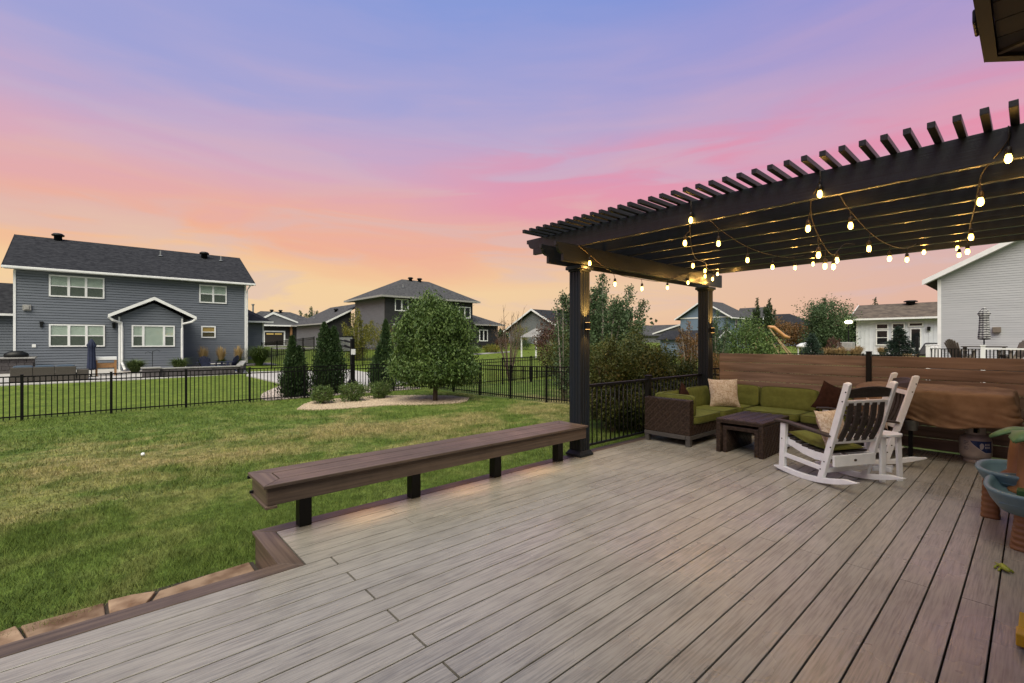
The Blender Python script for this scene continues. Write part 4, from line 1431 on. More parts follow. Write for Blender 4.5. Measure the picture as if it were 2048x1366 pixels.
pl = thing("grease_pail", "small dented galvanised pail hanging under the covered grill", "pail", (8.06, 1.08, .32))
MB().lathe([(.055, 0), (.06, .003), (.075, .13), (.079, .133), (.075, .136), (.070, .13)], 20, (8.06, 1.08, .37)).build("bucket", M["galv"], pl, smooth=True)
MB().tube([(8.06, 1.08 - .074, .50), (8.06, 1.08 - .06, .56), (8.06, 1.08, .59), (8.06, 1.08 + .06, .56), (8.06, 1.08 + .074, .50)], .003, 6).build("handle", M["steel"], pl)

# ------------------------------------------------------------------ water play table and toys
wtb = thing("water_table", "blue plastic water play table with tan barrel legs and a palm tree tower", "play table", (5.7, -.15, 0))


def basin(cx, cy, ax, ay, zt, depth, name, m=None):
    N_ = 40
    V, Fc = [], []
    prof = [(.55, -depth), (.80, -depth * .92), (.94, -depth * .45), (1.0, -.02), (1.03, 0), (1.0, .012), (.93, .008), (.90, -.02), (.84, -depth * .40), (.70, -depth * .52), (.02, -depth * .55)]
    for r, z in prof:
        for i in range(N_):
            t = 2 * PI * i / N_
            ca, sa = math.cos(t), math.sin(t)
            k = (abs(ca) ** 3 + abs(sa) ** 3) ** (-1 / 3)
            V.append((cx + ax * r * ca * k, cy + ay * r * sa * k, zt + z))
    for j in range(len(prof) - 1):
        for i in range(N_):
            Fc.append((j * N_ + i, j * N_ + (i + 1) % N_, (j + 1) * N_ + (i + 1) % N_, (j + 1) * N_ + i))
    a = MB().add(V, Fc + [tuple(range(N_))[::-1]])
    return a.build(name, m or M["toy_blue"], wtb, smooth=True)


basin(5.34, -.10, .44, .36, .43, .17, "basin")
basin(5.86, -.06, .36, .40, .455, .16, "basin")


for (bcx, bcy, bax, bay, bz) in ((5.34, -.10, .44, .36, .43), (5.86, -.06, .36, .40, .455)):
    for (q0, q1, dz) in ((1.75, 2.35, -.055), (2.3, 3.0, -.085), (2.95, 3.6, -.055), (3.5, 4.3, -.09)):
        pts = []
        for k in range(13):
            t = q0 + (q1 - q0) * k / 12
            ca, sa = math.cos(t), math.sin(t)
            q = (abs(ca) ** 3 + abs(sa) ** 3) ** (-1 / 3)
            rr = .985 + dz * .62
            pts.append((bcx + bax * rr * ca * q, bcy + bay * rr * sa * q, bz + dz + .014 * math.sin(PI * k / 12)))
        MB().tube(pts, [.002] + [.006] * 11 + [.002], 6).build("wave_relief", M["toy_blue"], wtb, smooth=True)


def barrel_leg(cx, cy, rx, ry, h):
    a = MB()
    N_, rings = 24, 7
    V, Fc = [], []
    for j in range(rings * 4 + 1):
        z = h * j / (rings * 4)
        u = (j % 4) / 4.0
        k = 1.10 - .22 * (z / h) + (.03, .05, .05, -.05)[j % 4]
        for i in range(N_):
            t = 2 * PI * i / N_
            ca, sa = math.cos(t), math.sin(t)
            q = (abs(ca) ** 4 + abs(sa) ** 4) ** -.25
            V.append((cx + rx * k * ca * q, cy + ry * k * sa * q, z))
    for j in range(rings * 4):
        for i in range(N_):
            Fc.append((j * N_ + i, j * N_ + (i + 1) % N_, (j + 1) * N_ + (i + 1) % N_, (j + 1) * N_ + i))
    a.add(V, Fc + [tuple(range(N_))[::-1], tuple(rings * 4 * N_ + i for i in range(N_))])
    a.build("leg", M["toy_brown"], wtb, smooth=True)


barrel_leg(5.17, -.03, .10, .135, .30)
barrel_leg(5.88, .255, .055, .055, .34)
barrel_leg(6.05, -.35, .06, .06, .34)
for (tx, ty, r0, h0, h1) in ((5.56, -.02, .115, .36, .80), (5.93, .06, .095, .40, .74)):
    MB().lathe([(r0 * 1.5, h0 - .03), (r0 * 1.45, h0), (r0 * 1.05, h0 + .03), (r0 * .98, (h0 + h1) / 2), (r0 * .80, h1 - .02), (r0 * .7, h1)], 22, (tx, ty, 0)).build("tower", M["toy_brown"], wtb, smooth=True)
MB().box(5.435, 5.455, -.05, .01, .58, .66).build("tower_window", M["toy_brown"], wtb, bevel=.004)
for i in range(8):
    t = 2 * PI * i / 8 + .3
    a = MB()
    V, Fc = [], []
    for k in range(7):
        u = k / 6
        r = .02 + .26 * u
        wv = .075 * math.sin(PI * min(1, .15 + u * .85)) + .004
        z = .825 + .035 * math.sin(PI * u * .8) - .075 * u * u
        jag = .02 * (k % 2)
        for s_ in (-1, 0, 1):
            V.append((5.56 + r * math.cos(t) - s_ * (wv + jag) * math.sin(t), -.03 + r * math.sin(t) + s_ * (wv + jag) * math.cos(t), z - abs(s_) * .014))
    for k in range(6):
        for s_ in range(2):
            b0 = k * 3 + s_
            Fc.append((b0, b0 + 1, b0 + 4, b0 + 3))
    o = a.add(V, Fc).build("palm_leaf", M["toy_green"], wtb, smooth=True)
    sm = o.modifiers.new("solid", "SOLIDIFY"); sm.thickness = .012
MB().lathe([(.075, .79), (.085, .83), (.07, .865), (.06, .85)], 16, (5.56, -.03, 0)).build("palm_crown", M["toy_green"], wtb, smooth=True)
MB().box(5.32, 5.42, .02, .09, .345, .40).build("toy_block", M["toy_dkgreen"], wtb, bevel=.01)

lz = thing("toy_lizard", "lime green plastic lizard lying on the deck boards", "toy", (4.573, .142, 0), D(-150))
a = MB().tube([(-.075, 0, .02), (-.04, 0, .018), (-.015, .004, .024), (.015, 0, .026), (.035, -.002, .024), (.05, 0, .026), (.068, 0, .022)], [.003, .008, .018, .020, .014, .016, .007], 8)
a.build("body", M["toy_lime"], lz, local=True, smooth=True)
for (x_, s_) in ((.02, 1), (.02, -1), (-.02, 1), (-.02, -1)):
    MB().tube([(x_, s_ * .012, .02), (x_ + .008, s_ * .032, .016), (x_ + .016, s_ * .038, .004)], [.007, .006, .008], 6).build("leg", M["toy_lime"], lz, local=True, smooth=True)
ty = thing("toy_truck", "yellow plastic toy at the right edge of the deck", "toy", (3.52, .03, 0))
MB().box(3.46, 3.56, -.10, .062, .012, .075).build("bucket", M["toy_yellow"], ty, bevel=.006)
MB().beam((3.56, .04, .06), (3.63, .035, .12), .03, .02).build("arm", M["toy_yellow"], ty, bevel=.004)
MB().box(3.565, 3.66, -.12, .02, .012, .10).build("body", M["toy_yellow"], ty, bevel=.01)

tb_ = MB().ball((0, 0, 0), .03, 8).build("lawn_ball", M["white"], smooth=True)
tb_.location = (.55, 10.46, gz(.55, 10.46) + .045)
tag(tb_, "small white ball lying in the dry grass of the lawn", "ball")

# ------------------------------------------------------------------ the house the deck belongs to
hs = thing("house", "brown eave and wall of the house the deck is attached to", "house", (1.0, -1.5, 0))
MB().box(-7, 2.52, -.80, -.62, -.3, 2.75).build("wall", M["side_blue"], hs)
MB().prism([(2.525, -.62), (3.975, -2.07), (3.85, -2.20), (2.45, -.80)], 3.05, flat(-.3)).build("wall", M["side_blue"], hs)
MB().box(3.76, 12, -2.40, -2.25, -.3, 2.75).build("wall", M["side_blue"], hs)
ZS = 2.75
hx = lambda y: 2.815 - (.10 - y) * .4145               # the hip line of the eave corner
MB().prism([(3.95, -2.24), (12, -2.24), (12, -1.5), (4.2, -1.5)], .02, flat(ZS + .028)).build("soffit", M["soffit"], hs)
MB().prism([(-7, -.61), (hx(-.61), -.61), (hx(-.61) + 1.45, -2.06), (4.30, -1.385), (2.815, .10), (-7, .10)], .014, flat(ZS + .028)).build("soffit", M["soffit"], hs)
for i in range(69):                                     # soffit planks run across the eave
    xa = -7 + i * .1445
    xb = xa + .138
    if xa > 2.76: break
    yh = lambda x: max(-.60, .10 - max(0, (2.80 - x)) / .4145) if x > hx(-.60) else -.60
    yh = lambda x: -.60 if x < hx(-.60) else min(.09, .10 - (2.800 - x) / .4145)
    xb = min(xb, 2.79)
    MB().prism([(xa, yh(xa)), (xb, yh(xb)), (xb, .098), (xa, .098)], .012, flat(ZS + .013)).build("soffit_plank", M["soffit"], hs)
for i in range(13):                                     # planks on the angled corner
    c0, c1 = .02 + i * .1445, .158 + i * .1445
    q = Vector((.7071, -.7071, 0)); nn = Vector((.7071, .7071, 0))
    b0 = Vector((2.815, .10, 0))
    dep = lambda c: min(.70, c / .4145)
    pl_ = [b0 + q * c0, b0 + q * c1, b0 + q * c1 - nn * dep(c1), b0 + q * c0 - nn * dep(c0)]
    MB().prism([(p.x, p.y) for p in pl_], .012, flat(ZS + .013)).build("soffit_plank", M["soffit"], hs)
MB().prism([(2.802, .10), (2.828, .10), (hx(-.60) + .013, -.60), (hx(-.60) - .013, -.60)], .018, flat(ZS + .004)).build("soffit_trim", M["hip_trim"], hs)
MB().prism([(-7, .102), (2.815, .102), (2.832, .142), (-7, .142)], .17, flat(ZS - .005)).build("fascia", M["fascia"], hs)
MB().prism([(2.8165, .101), (4.30, -1.383), (4.332, -1.360), (2.8335, .141)], .17, flat(ZS - .003)).build("fascia", M["fascia"], hs)
MB().prism([(-7, .14), (2.815, .14), (4.3, -1.35), (6.0, -6), (-7, -6)], .04, lambda u, v, w: (u, v, ZS + .17 + w + max(0, (.14 - v)) * .42)).build("roof", M["roof"], hs)
MB().box(-7, 12, -7, -2.9, 2.6, 6.4).build("unseen_upper_wall", M["side_blue"], hs)  # unseen upper storey, added to block sky and darken the deck's right side
MB().prism([(-7.5, 6.4), (12.5, 6.4), (9.5, 8.6), (-4.5, 8.6)], 5.2, lambda u, v, w: (u, -2.3 - w, v)).build("unseen_upper_roof", M["roof"], hs)  # out of view, goes with the added upper storey
MB().box(2.50, 2.63, .1435, .158, ZS + .02, ZS + .075).build("eave_light_box", M["black"], hs, bevel=.01)

# ------------------------------------------------------------------ neighbouring houses
def clip_poly(poly, z):
    """u-range of a convex polygon at height z"""
    us = []
    n = len(poly)
    for i in range(n):
        (u0, z0), (u1, z1) = poly[i], poly[(i + 1) % n]
        if (z0 <= z <= z1) or (z1 <= z <= z0):
            if abs(z1 - z0) < 1e-9:
                us += [u0, u1]
            else:
                us.append(u0 + (u1 - u0) * (z - z0) / (z1 - z0))
    return (min(us), max(us)) if us else None


def lap_wall(parent, poly, plane, at, m, course=.115, lap=.048, name="siding", back=.12):
    """clapboard wall: each course leans out to its lower edge. plane 'Y' faces -Y at y=at, 'X' faces -X at x=at"""
    mp = (lambda u, d, z: (u, at - d, z)) if plane == "Y" else (lambda u, d, z: (at - d, u, z))
    zs = [p[1] for p in poly]
    z, zm = min(zs), max(zs)
    a = MB()
    while z < zm - 1e-3:
        z1 = min(z + course, zm)
        r0, r1 = clip_poly(poly, z + 1e-5), clip_poly(poly, z1 - 1e-5)
        if r0 and r1:
            zg = min(z + course * .2, z1)
            a.add([mp(r0[0], lap, zg), mp(r0[1], lap, zg), mp(r1[1], lap * .8, z1), mp(r1[0], lap * .8, z1), mp(r0[0], 0, zg), mp(r0[1], 0, zg), mp(r1[1], 0, z1), mp(r1[0], 0, z1)],
                  [(0, 1, 2, 3), (4, 5, 1, 0), (3, 2, 6, 7)])
        z = z1
    n = len(poly)
    a.add([mp(u, -.001, zz) for u, zz in poly] + [mp(u, -back, zz) for u, zz in poly],
          [tuple(range(n)), tuple(range(n, 2 * n))[::-1]] + [(i, (i + 1) % n, n + (i + 1) % n, n + i) for i in range(n)])
    return a.build(name, m, parent)


def wbox(plane, at):
    if plane == "Y":
        return lambda mb, u0, u1, z0, z1, d0, d1: mb.box(u0, u1, at - d1, at - d0, z0, z1)
    return lambda mb, u0, u1, z0, z1, d0, d1: mb.box(at - d1, at - d0, u0, u1, z0, z1)


def window(parent, plane, at, u0, u1, z0, z1, n=1, style="hung", blind="blind", fr=.075, widths=None, glass=None):
    """framed window; each light a pane, blinds hang behind it"""
    at -= .042
    B_ = wbox(plane, at)
    f = MB()
    B_(f, u0, u1, z0, z0 + fr, .0, .045); B_(f, u0, u1, z1 - fr, z1, .0, .045)
    B_(f, u0, u0 + fr, z0 + fr + .001, z1 - fr - .001, .0, .045); B_(f, u1 - fr, u1, z0 + fr + .001, z1 - fr - .001, .0, .045)
    tot = u1 - u0 - 2 * fr
    ws = widths or [1.0 / n] * n
    e = u0 + fr
    cells = []
    for i, w in enumerate(ws):
        a0, a1 = e + (fr * .75 if i else 0), e + tot * w - (fr * .75 if i < len(ws) - 1 else 0)
        cells.append((a0, a1))
        if i < len(ws) - 1:
            B_(f, a1, a1 + fr * 1.5, z0 + fr + .002, z1 - fr - .002, .0, .042)
        e += tot * w
    zm = (z0 + z1) / 2
    hung = [(style == "hung") or (style == "picture" and i != len(cells) // 2) for i in range(len(cells))]
    for (a0, a1), hg in zip(cells, hung):
        if hg:
            B_(f, a0, a1, zm - .028, zm + .028, .004, .036)
    fo = f.build("window", M["trim"], parent)
    for (a0, a1), hg in zip(cells, hung):
        p = MB()
        if hg:
            q = MB(); B_(q, a0, a1, zm + .03, z1 - fr, .010, .016); q.build("pane", M[glass or "glass"], fo)
            q = MB(); B_(q, a0, a1, z0 + fr, zm - .03, .016, .020); q.build("screen", M["screen" if not glass else glass], fo)
        else:
            q = MB(); B_(q, a0, a1, z0 + fr, z1 - fr, .010, .016); q.build("pane", M[glass or "glass"], fo)
    if blind:
        q = MB()
        z = z0 + fr + .02
        while z < z1 - fr:
            B_(q, u0 + fr, u1 - fr, z, z + .046, -.0, .003)
            z += .055
        B_(q, u0 + fr, u1 - fr, z0 + fr, z1 - fr, -.0, -.0 + .0008)
        q.build("blind", M[blind], fo)
    return fo


def roof_slab(parent, corners, th=.12, m="roof", name="roof"):
    n = len(corners)
    return MB().add([c for c in corners] + [(c[0], c[1], c[2] - th) for c in corners],
                    [tuple(range(n)), tuple(range(n, 2 * n))[::-1]] + [(i, (i + 1) % n, n + (i + 1) % n, n + i) for i in range(n)]).build(name, M[m], parent)


def roof_vent(parent, x, y, z, r=.22, m="black"):
    MB().lathe([(r * .75, -.15), (r * .75, .18), (r * 1.15, .20), (r * 1.2, .28), (r * .8, .36)], 14, (x, y, z)).build("roof_vent", M[m], parent, smooth=True)


def stack(parent, x, y, z, h=.4):
    MB().lathe([(.16, -.02), (.05, .06), (.045, h)], 10, (x, y, z)).build("vent_pipe", M["galv"], parent)


# --- slate blue house at the left
H1 = thing("blue_house", "two-storey slate blue house with white trim and a gabled bay at the left", "house", (2, 41, -.1))
Yf = 36.7
lap_wall(H1, [(-3.54, -.35), (7.6, -.35), (7.6, 5.56), (-3.54, 5.56)], "Y", Yf, M["side_blue"], .152)
lap_wall(H1, [(Yf + .13, -.35), (45.7, -.35), (45.7, 5.56), (41.2, 7.85), (Yf + .13, 5.56)], "X", -3.42, M["side_blue"], .152, lap=.012)
MB().prism([(Yf + .13, -.35), (45.7, -.35), (45.7, 5.56), (41.2, 7.85), (Yf + .13, 5.56)], .12, lambda u, v, w: (7.48 + w, u, v)).build("wall", M["side_blue"], H1)
roof_slab(H1, [(-3.93, 36.25, 5.62), (8.05, 36.25, 5.62), (8.05, 41.2, 8.08), (-3.93, 41.2, 8.08)])
roof_slab(H1, [(-3.93, 41.2, 8.08), (8.05, 41.2, 8.08), (8.05, 46.2, 5.62), (-3.93, 46.2, 5.62)])
MB().box(-3.96, 8.08, 36.13, 36.25, 5.47, 5.60).build("gutter", M["trim"], H1, bevel=.02)
MB().box(-3.9, 8.02, 36.26, 36.68, 5.475, 5.495).build("soffit", M["trim"], H1)
for s_, ex in ((0, -3.965), (1, 8.052)):
    MB().prism([(36.2, 5.45), (41.2, 7.93), (46.2, 5.45), (46.2, 5.61), (41.2, 8.09), (36.2, 5.61)], .03, lambda u, v, w: (ex + w, u, v)).build("rake_board", M["roof"], H1)
for ux in (-3.57, 7.50):
    MB().box(ux, ux + .10, Yf - .075, Yf - .02, -.3, 5.45).build("corner_board", M["trim"], H1)
MB().tube([(7.80, 36.2, 5.5), (7.68, 36.45, 5.25), (7.66, Yf - .06, 5.1), (7.66, Yf - .06, .05)], .045, 8).build("downspout", M["trim"], H1)
window(H1, "Y", Yf - .018, -2.20, .14, 4.08, 5.31, 3)
window(H1, "Y", Yf - .018, 4.84, 6.41, 4.12, 5.32, 2)
window(H1, "Y", Yf - .018, -2.20, .16, 1.25, 2.53, 3)
window(H1, "Y", Yf - .018, 4.95, 5.77, 1.79, 2.58, 1, blind="blind_warm")
a = MB().box(-3.21, -2.88, Yf - .16, Yf - .02, 3.25, 3.56)
a.box(-3.14, -2.95, Yf - .21, Yf - .161, 3.30, 3.50).build("wall_vent", M["stone_cap"], H1, bevel=.02)
MB().box(-2.86, -2.70, Yf - .08, Yf - .02, 1.22, 1.40).build("outlet_box", M["trim"], H1, bevel=.01)
for lx in (-2.49, .55):
    MB().box(lx - .06, lx + .06, Yf - .14, Yf - .03, 2.36, 2.60).box(lx - .08, lx + .08, Yf - .16, Yf - .02, 2.601, 2.66).build("wall_lantern", M["black"], H1)
# gabled bay
Yb = 34.4
lap_wall(H1, [(.86, -.35), (3.74, -.35), (3.74, 3.02), (2.30, 3.80), (.86, 3.02)], "Y", Yb, M["side_blue"], .152)
for (ux) in (.86, 3.62):
    MB().box(ux, ux + .12, Yb + .13, Yf - .02, -.35, 3.0).build("bay_wall", M["side_blue"], H1)
xr, zr = 2.31, 4.11
roof_slab(H1, [(.33, Yb - .42, 3.05), (xr, Yb - .42, zr), (xr, Yf - .02, zr), (.33, Yf - .02, 3.05)], .10, name="bay_roof")
roof_slab(H1, [(xr, Yb - .42, zr), (4.30, Yb - .42, 3.05), (4.30, Yf - .02, 3.05), (xr, Yf - .02, zr)], .10, name="bay_roof")
MB().prism([(.27, 2.88), (xr, 3.97), (4.36, 2.88), (4.36, 3.06), (xr, 4.15), (.27, 3.06)], .04, lambda u, v, w: (u, Yb - .465 + w, v)).build("rake_board", M["trim"], H1)
for (ux, dx) in ((.30, .55), (4.32, -.62)):
    MB().tube([(ux, Yb - .40, 2.93), (ux + dx * .3, Yb - .35, 2.75), (ux + dx, Yb - .06, 2.62), (ux + dx * 1.05, Yb - .06, 2.3), (ux + dx * 1.05, Yb - .06, .35), (ux + dx * 1.05 + .12, Yb - .35, -.05)], .065, 8).build("downspout", M["trim"], H1)
    MB().box(ux + dx * 1.05 - .06 - (.10 if dx > 0 else -.02), ux + dx * 1.05 + .02 - (.10 if dx > 0 else -.02), Yb - .075, Yb - .02, -.2, 2.95).build("corner_board", M["trim"], H1)
window(H1, "Y", Yb - .018, 1.30, 3.31, 1.24, 2.50, 3, style="picture", widths=[.24, .52, .24])
# side wings
lap_wall(H1, [(7.61, -.35), (9.46, -.35), (9.46, 3.05), (7.61, 3.05)], "Y", 40.0, M["side_blue"], .152)
MB().box(9.34, 9.46, 40.13, 47, -.2, 3.05).build("wing_wall", M["side_blue"], H1)
roof_slab(H1, [(7.62, 39.5, 3.12), (10.0, 39.5, 3.12), (9.2, 43.5, 4.2), (7.62, 43.5, 4.75)], .1)
roof_slab(H1, [(10.0, 39.5, 3.12), (10.0, 47, 3.12), (9.2, 43.5, 4.2)], .1)
MB().box(7.62, 10.05, 39.38, 39.5, 3.0, 3.12).build("gutter", M["trim"], H1)
MB().box(9.40, 9.50, 39.925, 39.98, -.2, 3.0).build("corner_board", M["trim"], H1)
lap_wall(H1, [(-14, -.35), (-3.6, -.35), (-3.6, 3.0), (-14, 3.0)], "Y", 38.2, M["side_blue"], .152)
roof_slab(H1, [(-14, 37.8, 3.1), (-3.60, 37.8, 3.1), (-3.60, 42.0, 5.15), (-14, 42.0, 5.15)], .1)
MB().box(-14, -3.60, 37.68, 37.8, 2.98, 3.1).build("gutter", M["trim"], H1)
window(H1, "Y", 38.18, -5.6, -4.45, 1.2, 2.55, 1)
roof_vent(H1, -2.05, 41.0, 8.02, .26); roof_vent(H1, 5.65, 40.4, 7.75, .26)
stack(H1, 3.05, 39.9, 7.45, .35); stack(H1, 6.65, 40.1, 7.55, .35)

# --- charcoal house in the middle
H2 = thing("charcoal_house", "two-storey charcoal and grey house with a hip roof behind the shade tree", "house", (27, 49, .7))
lap_wall(H2, [(21.82, .2), (33.0, .2), (33.0, 6.2), (21.82, 6.2)], "Y", 44.3, M["side_dark"], .12)
lap_wall(H2, [(44.43, .2), (52.0, .2), (52.0, 6.2), (44.43, 6.2)], "X", 21.94, M["side_grey"], .12)
MB().box(32.88, 33.0, 44.43, 52, .2, 6.2).build("wall", M["side_dark"], H2)
ex0, ex1, ey0, ey1, ze = 21.2, 33.6, 43.7, 53.3, 6.30
rx0, rx1, ry, rz = 26.0, 29.6, 48.5, 8.75
roof_slab(H2, [(ex0, ey0, ze), (ex1, ey0, ze), (rx1, ry, rz), (rx0, ry, rz)], .14, "roof_grey")
roof_slab(H2, [(ex0, ey1, ze), (ex0, ey0, ze), (rx0, ry, rz)], .14, "roof_grey")
roof_slab(H2, [(ex1, ey0, ze), (ex1, ey1, ze), (rx1, ry, rz)], .14, "roof_grey")
roof_slab(H2, [(ex1, ey1, ze), (ex0, ey1, ze), (rx0, ry, rz), (rx1, ry, rz)], .14, "roof_grey")
MB().box(ex0 - .08, ex1 + .08, ey0 - .10, ey0, ze - .20, ze - .01).build("gutter", M["stone_cap"], H2)
MB().box(ex0 - .10, ex0, ey0 + .005, ey1, ze - .20, ze - .01).build("gutter", M["stone_cap"], H2)
MB().box(ex0, ex1, ey0 + .01, 44.28, ze - .19, ze - .15).box(ex0 + .01, 21.80, 44.29, ey1, ze - .19, ze - .15).build("soffit", M["side_grey"], H2)
window(H2, "Y", 44.28, 22.90, 24.47, 4.75, 6.03, 2, style="fixed", blind=None, glass="darkglass", fr=.10)
window(H2, "Y", 44.28, 31.0, 32.65, 4.27, 5.61, 2, style="fixed", blind=None, glass="darkglass", fr=.10)
MB().box(22.75, 22.95, 44.1, 44.28, 3.25, 3.4).build("flood_light", M["trim"], H2)
# one-storey wing to the right
lap_wall(H2, [(33.01, .2), (37.0, .2), (37.0, 3.6), (33.01, 3.6)], "Y", 44.4, M["side_dark"], .12)
roof_slab(H2, [(33.02, 43.8, 3.62), (37.6, 43.8, 3.62), (35.2, 47.5, 5.0), (33.02, 47.5, 5.3)], .12, "roof_grey")
roof_slab(H2, [(37.6, 43.8, 3.62), (37.6, 51.0, 3.62), (35.2, 47.5, 5.0)], .12, "roof_grey")
MB().box(33.02, 37.7, 43.70, 43.8, 3.46, 3.6).build("gutter", M["stone_cap"], H2)
MB().box(36.88, 37.0, 44.53, 51, .2, 3.6).build("wing_wall", M["side_dark"], H2)
window(H2, "Y", 44.38, 34.05, 35.35, 1.58, 2.98, 2, style="fixed", blind=None, glass="darkglass", fr=.10)
# low gabled garage running back at the left
lap_wall(H2, [(53.0, .2), (63.5, .2), (63.5, 3.55), (53.0, 3.55)], "X", 19.0, M["side_grey"], .12)
lap_wall(H2, [(19.01, .2), (21.8, .2), (21.8, 5.1), (19.01, 3.7)], "Y", 52.9, M["side_dark"], .12)
roof_slab(H2, [(18.5, 52.5, 3.62), (18.5, 64.0, 3.62), (23.5, 64.0, 6.2), (23.5, 52.5, 6.2)], .13, "roof_grey")
MB().prism([(18.45, 3.42), (21.75, 5.13), (21.75, 5.33), (18.45, 3.62)], .05, lambda u, v, w: (u, 52.44 + w, v)).build("rake_board", M["trim"], H2)
MB().box(18.38, 18.5, 52.45, 64, 3.48, 3.62).build("gutter", M["stone_cap"], H2)
roof_vent(H2, 27.0, 48.3, 8.68, .27); roof_vent(H2, 28.2, 48.3, 8.68, .27)
stack(H2, 24.8, 46.0, 7.5, .35); roof_vent(H2, 21.6, 57.0, 5.25, .24); stack(H2, 20.0, 60.0, 4.5, .9)

# --- far garage house
H3 = thing("garage_house", "grey hip-roofed house with a brown garage door and pale driveway beyond the blue house", "house", (20, 75, .9))
lap_wall(H3, [(14.9, .4), (22.6, .4), (22.6, 3.7), (14.9, 3.7)], "Y", 70.0, M["side_dark"], .14)
lap_wall(H3, [(15.4, 3.85), (21.4, 3.85), (18.0, 5.25), (17.4, 5.25)], "Y", 69.3, M["side_grey"], .14)
MB().box(15.0, 23.3, 69.1, 69.28, 3.66, 3.84).build("gutter", M["trim"], H3)
MB().prism([(15.2, 3.85), (17.6, 5.30), (21.6, 3.85), (22.0, 3.85), (17.6, 5.60), (14.8, 3.85)], .08, lambda u, v, w: (u, 69.2 - w, v)).build("rake_board", M["trim"], H3)
roof_slab(H3, [(14.2, 69.4, 3.86), (25.4, 69.4, 3.86), (21.5, 75, 6.0), (17.4, 75, 6.0)], .14, "roof_grey")
roof_slab(H3, [(25.4, 69.4, 3.86), (25.4, 80, 3.86), (21.5, 75, 6.0)], .14, "roof_grey")
roof_slab(H3, [(14.2, 80, 3.86), (14.2, 69.4, 3.86), (17.4, 75, 6.0)], .14, "roof_grey")
MB().box(16.75, 19.15, 69.88, 69.96, .85, 2.85).build("garage_door", M["door_brown"], H3)
a = MB()
for i in range(2):
    a.box(16.95 + i * 1.05, 17.85 + i * 1.05, 69.86, 69.879, 2.50, 2.70)
a.build("door_window", M["blind_warm"], H3)
MB().box(16.55, 16.74, 69.85, 69.97, .8, 3.04).box(19.16, 19.35, 69.85, 69.97, .8, 3.04).box(16.741, 19.159, 69.85, 69.97, 2.86, 3.04).build("door_trim", M["trim"], H3)
MB().box(19.4, 19.9, 69.85, 69.97, .8, 1.9).build("stone_veneer", M["stone_cap"], H3)
MB().box(19.95, 20.2, 69.6, 69.85, .8, 3.65).build("porch_post", M["wood_warm"], H3)
MB().lathe([(.12, 0), (.12, 1.7), (.2, 1.75), (.2, 1.9)], 10, (16.2, 74, 5.0)).build("flue", M["galv"], H3)
roof_vent(H3, 18.8, 74.6, 5.9, .25); roof_vent(H3, 20.0, 74.6, 5.9, .25)

# --- grey gable house behind the near post
H4 = thing("grey_gable_house", "single-storey grey gabled house with white rake boards left of the near post", "house", (55, 53, .9))
lap_wall(H4, [(47.0, .4), (59.2, .4), (59.2, 3.45), (53.1, 6.45), (47.0, 3.45)], "X", 51.8, M["side_gable"], .15)
lap_wall(H4, [(51.9, .4), (64, .4), (64, 3.45), (51.9, 3.45)], "Y", 47.0, M["side_gable"], .15)
roof_slab(H4, [(51.2, 46.4, 3.35), (64.5, 46.4, 3.35), (64.5, 53.1, 6.72), (51.2, 53.1, 6.72)], .14, "roof")
roof_slab(H4, [(51.2, 53.1, 6.72), (64.5, 53.1, 6.72), (64.5, 59.8, 3.35), (51.2, 59.8, 3.35)], .14, "roof")
MB().prism([(46.35, 3.12), (53.1, 6.50), (59.85, 3.12), (59.85, 3.40), (53.1, 6.78), (46.35, 3.40)], .07, lambda u, v, w: (51.18 - w, u, v)).build("rake_board", M["trim"], H4)
MB().box(51.2, 64.5, 46.28, 46.4, 3.2, 3.36).build("gutter", M["trim"], H4)
roof_vent(H4, 57.0, 52.4, 6.5, .3)
stack(H4, 55.0, 49.5, 4.95, .3)

# --- sky blue house and shed seen past the far post
H5 = thing("sky_blue_house", "two-storey sky blue house with white trim and a dark roof behind the far post", "house", (88, 38, 1))
lap_wall(H5, [(35.4, .3), (44.6, .3), (44.6, 5.95), (40.0, 8.75), (35.4, 5.95)], "X", 82.4, M["side_sky"], .2, lap=.02)
MB().box(82.28, 82.36, 35.3, 44.7, 5.80, 6.02).build("trim_band", M["trim"], H5)
lap_wall(H5, [(82.5, .3), (92.0, .3), (92.0, 5.9), (82.5, 5.9)], "Y", 35.4, M["side_sky"], .2, lap=.02)
roof_slab(H5, [(81.6, 34.7, 5.75), (92.6, 34.7, 5.75), (90.0, 40.0, 9.05), (81.6, 40.0, 9.05)], .16, "roof_grey")
roof_slab(H5, [(81.6, 40.0, 9.05), (90.0, 40.0, 9.05), (92.6, 45.3, 5.75), (81.6, 45.3, 5.75)], .16, "roof_grey")
roof_slab(H5, [(92.6, 34.7, 5.75), (92.6, 45.3, 5.75), (90.0, 40.0, 9.05)], .16, "roof_grey")
MB().prism([(34.6, 5.52), (40.0, 8.85), (45.4, 5.52), (45.4, 5.78), (40.0, 9.12), (34.6, 5.78)], .08, lambda u, v, w: (81.58 - w, u, v)).build("rake_board", M["trim"], H5)
MB().box(81.6, 92.6, 34.55, 34.69, 5.58, 5.76).build("gutter", M["trim"], H5)
window(H5, "Y", 35.37, 84.4, 85.5, 3.9, 5.5, 1, blind=None, glass="darkglass", fr=.12)
window(H5, "Y", 35.37, 87.6, 88.6, 3.9, 5.5, 1, blind=None, glass="darkglass", fr=.12)
lap_wall(H5, [(92.0, .3), (96.4, .3), (96.4, 5.75), (94.2, 7.9), (92.0, 5.75)], "Y", 33.8, M["side_sky"], .2, lap=.02)
MB().box(92.0, 92.15, 33.95, 35.2, .3, 5.75).build("wall", M["side_sky"], H5)
roof_slab(H5, [(91.5, 33.3, 5.4), (94.2, 33.3, 8.1), (94.2, 38.5, 8.1), (91.5, 38.5, 5.4)], .14, "roof_grey")
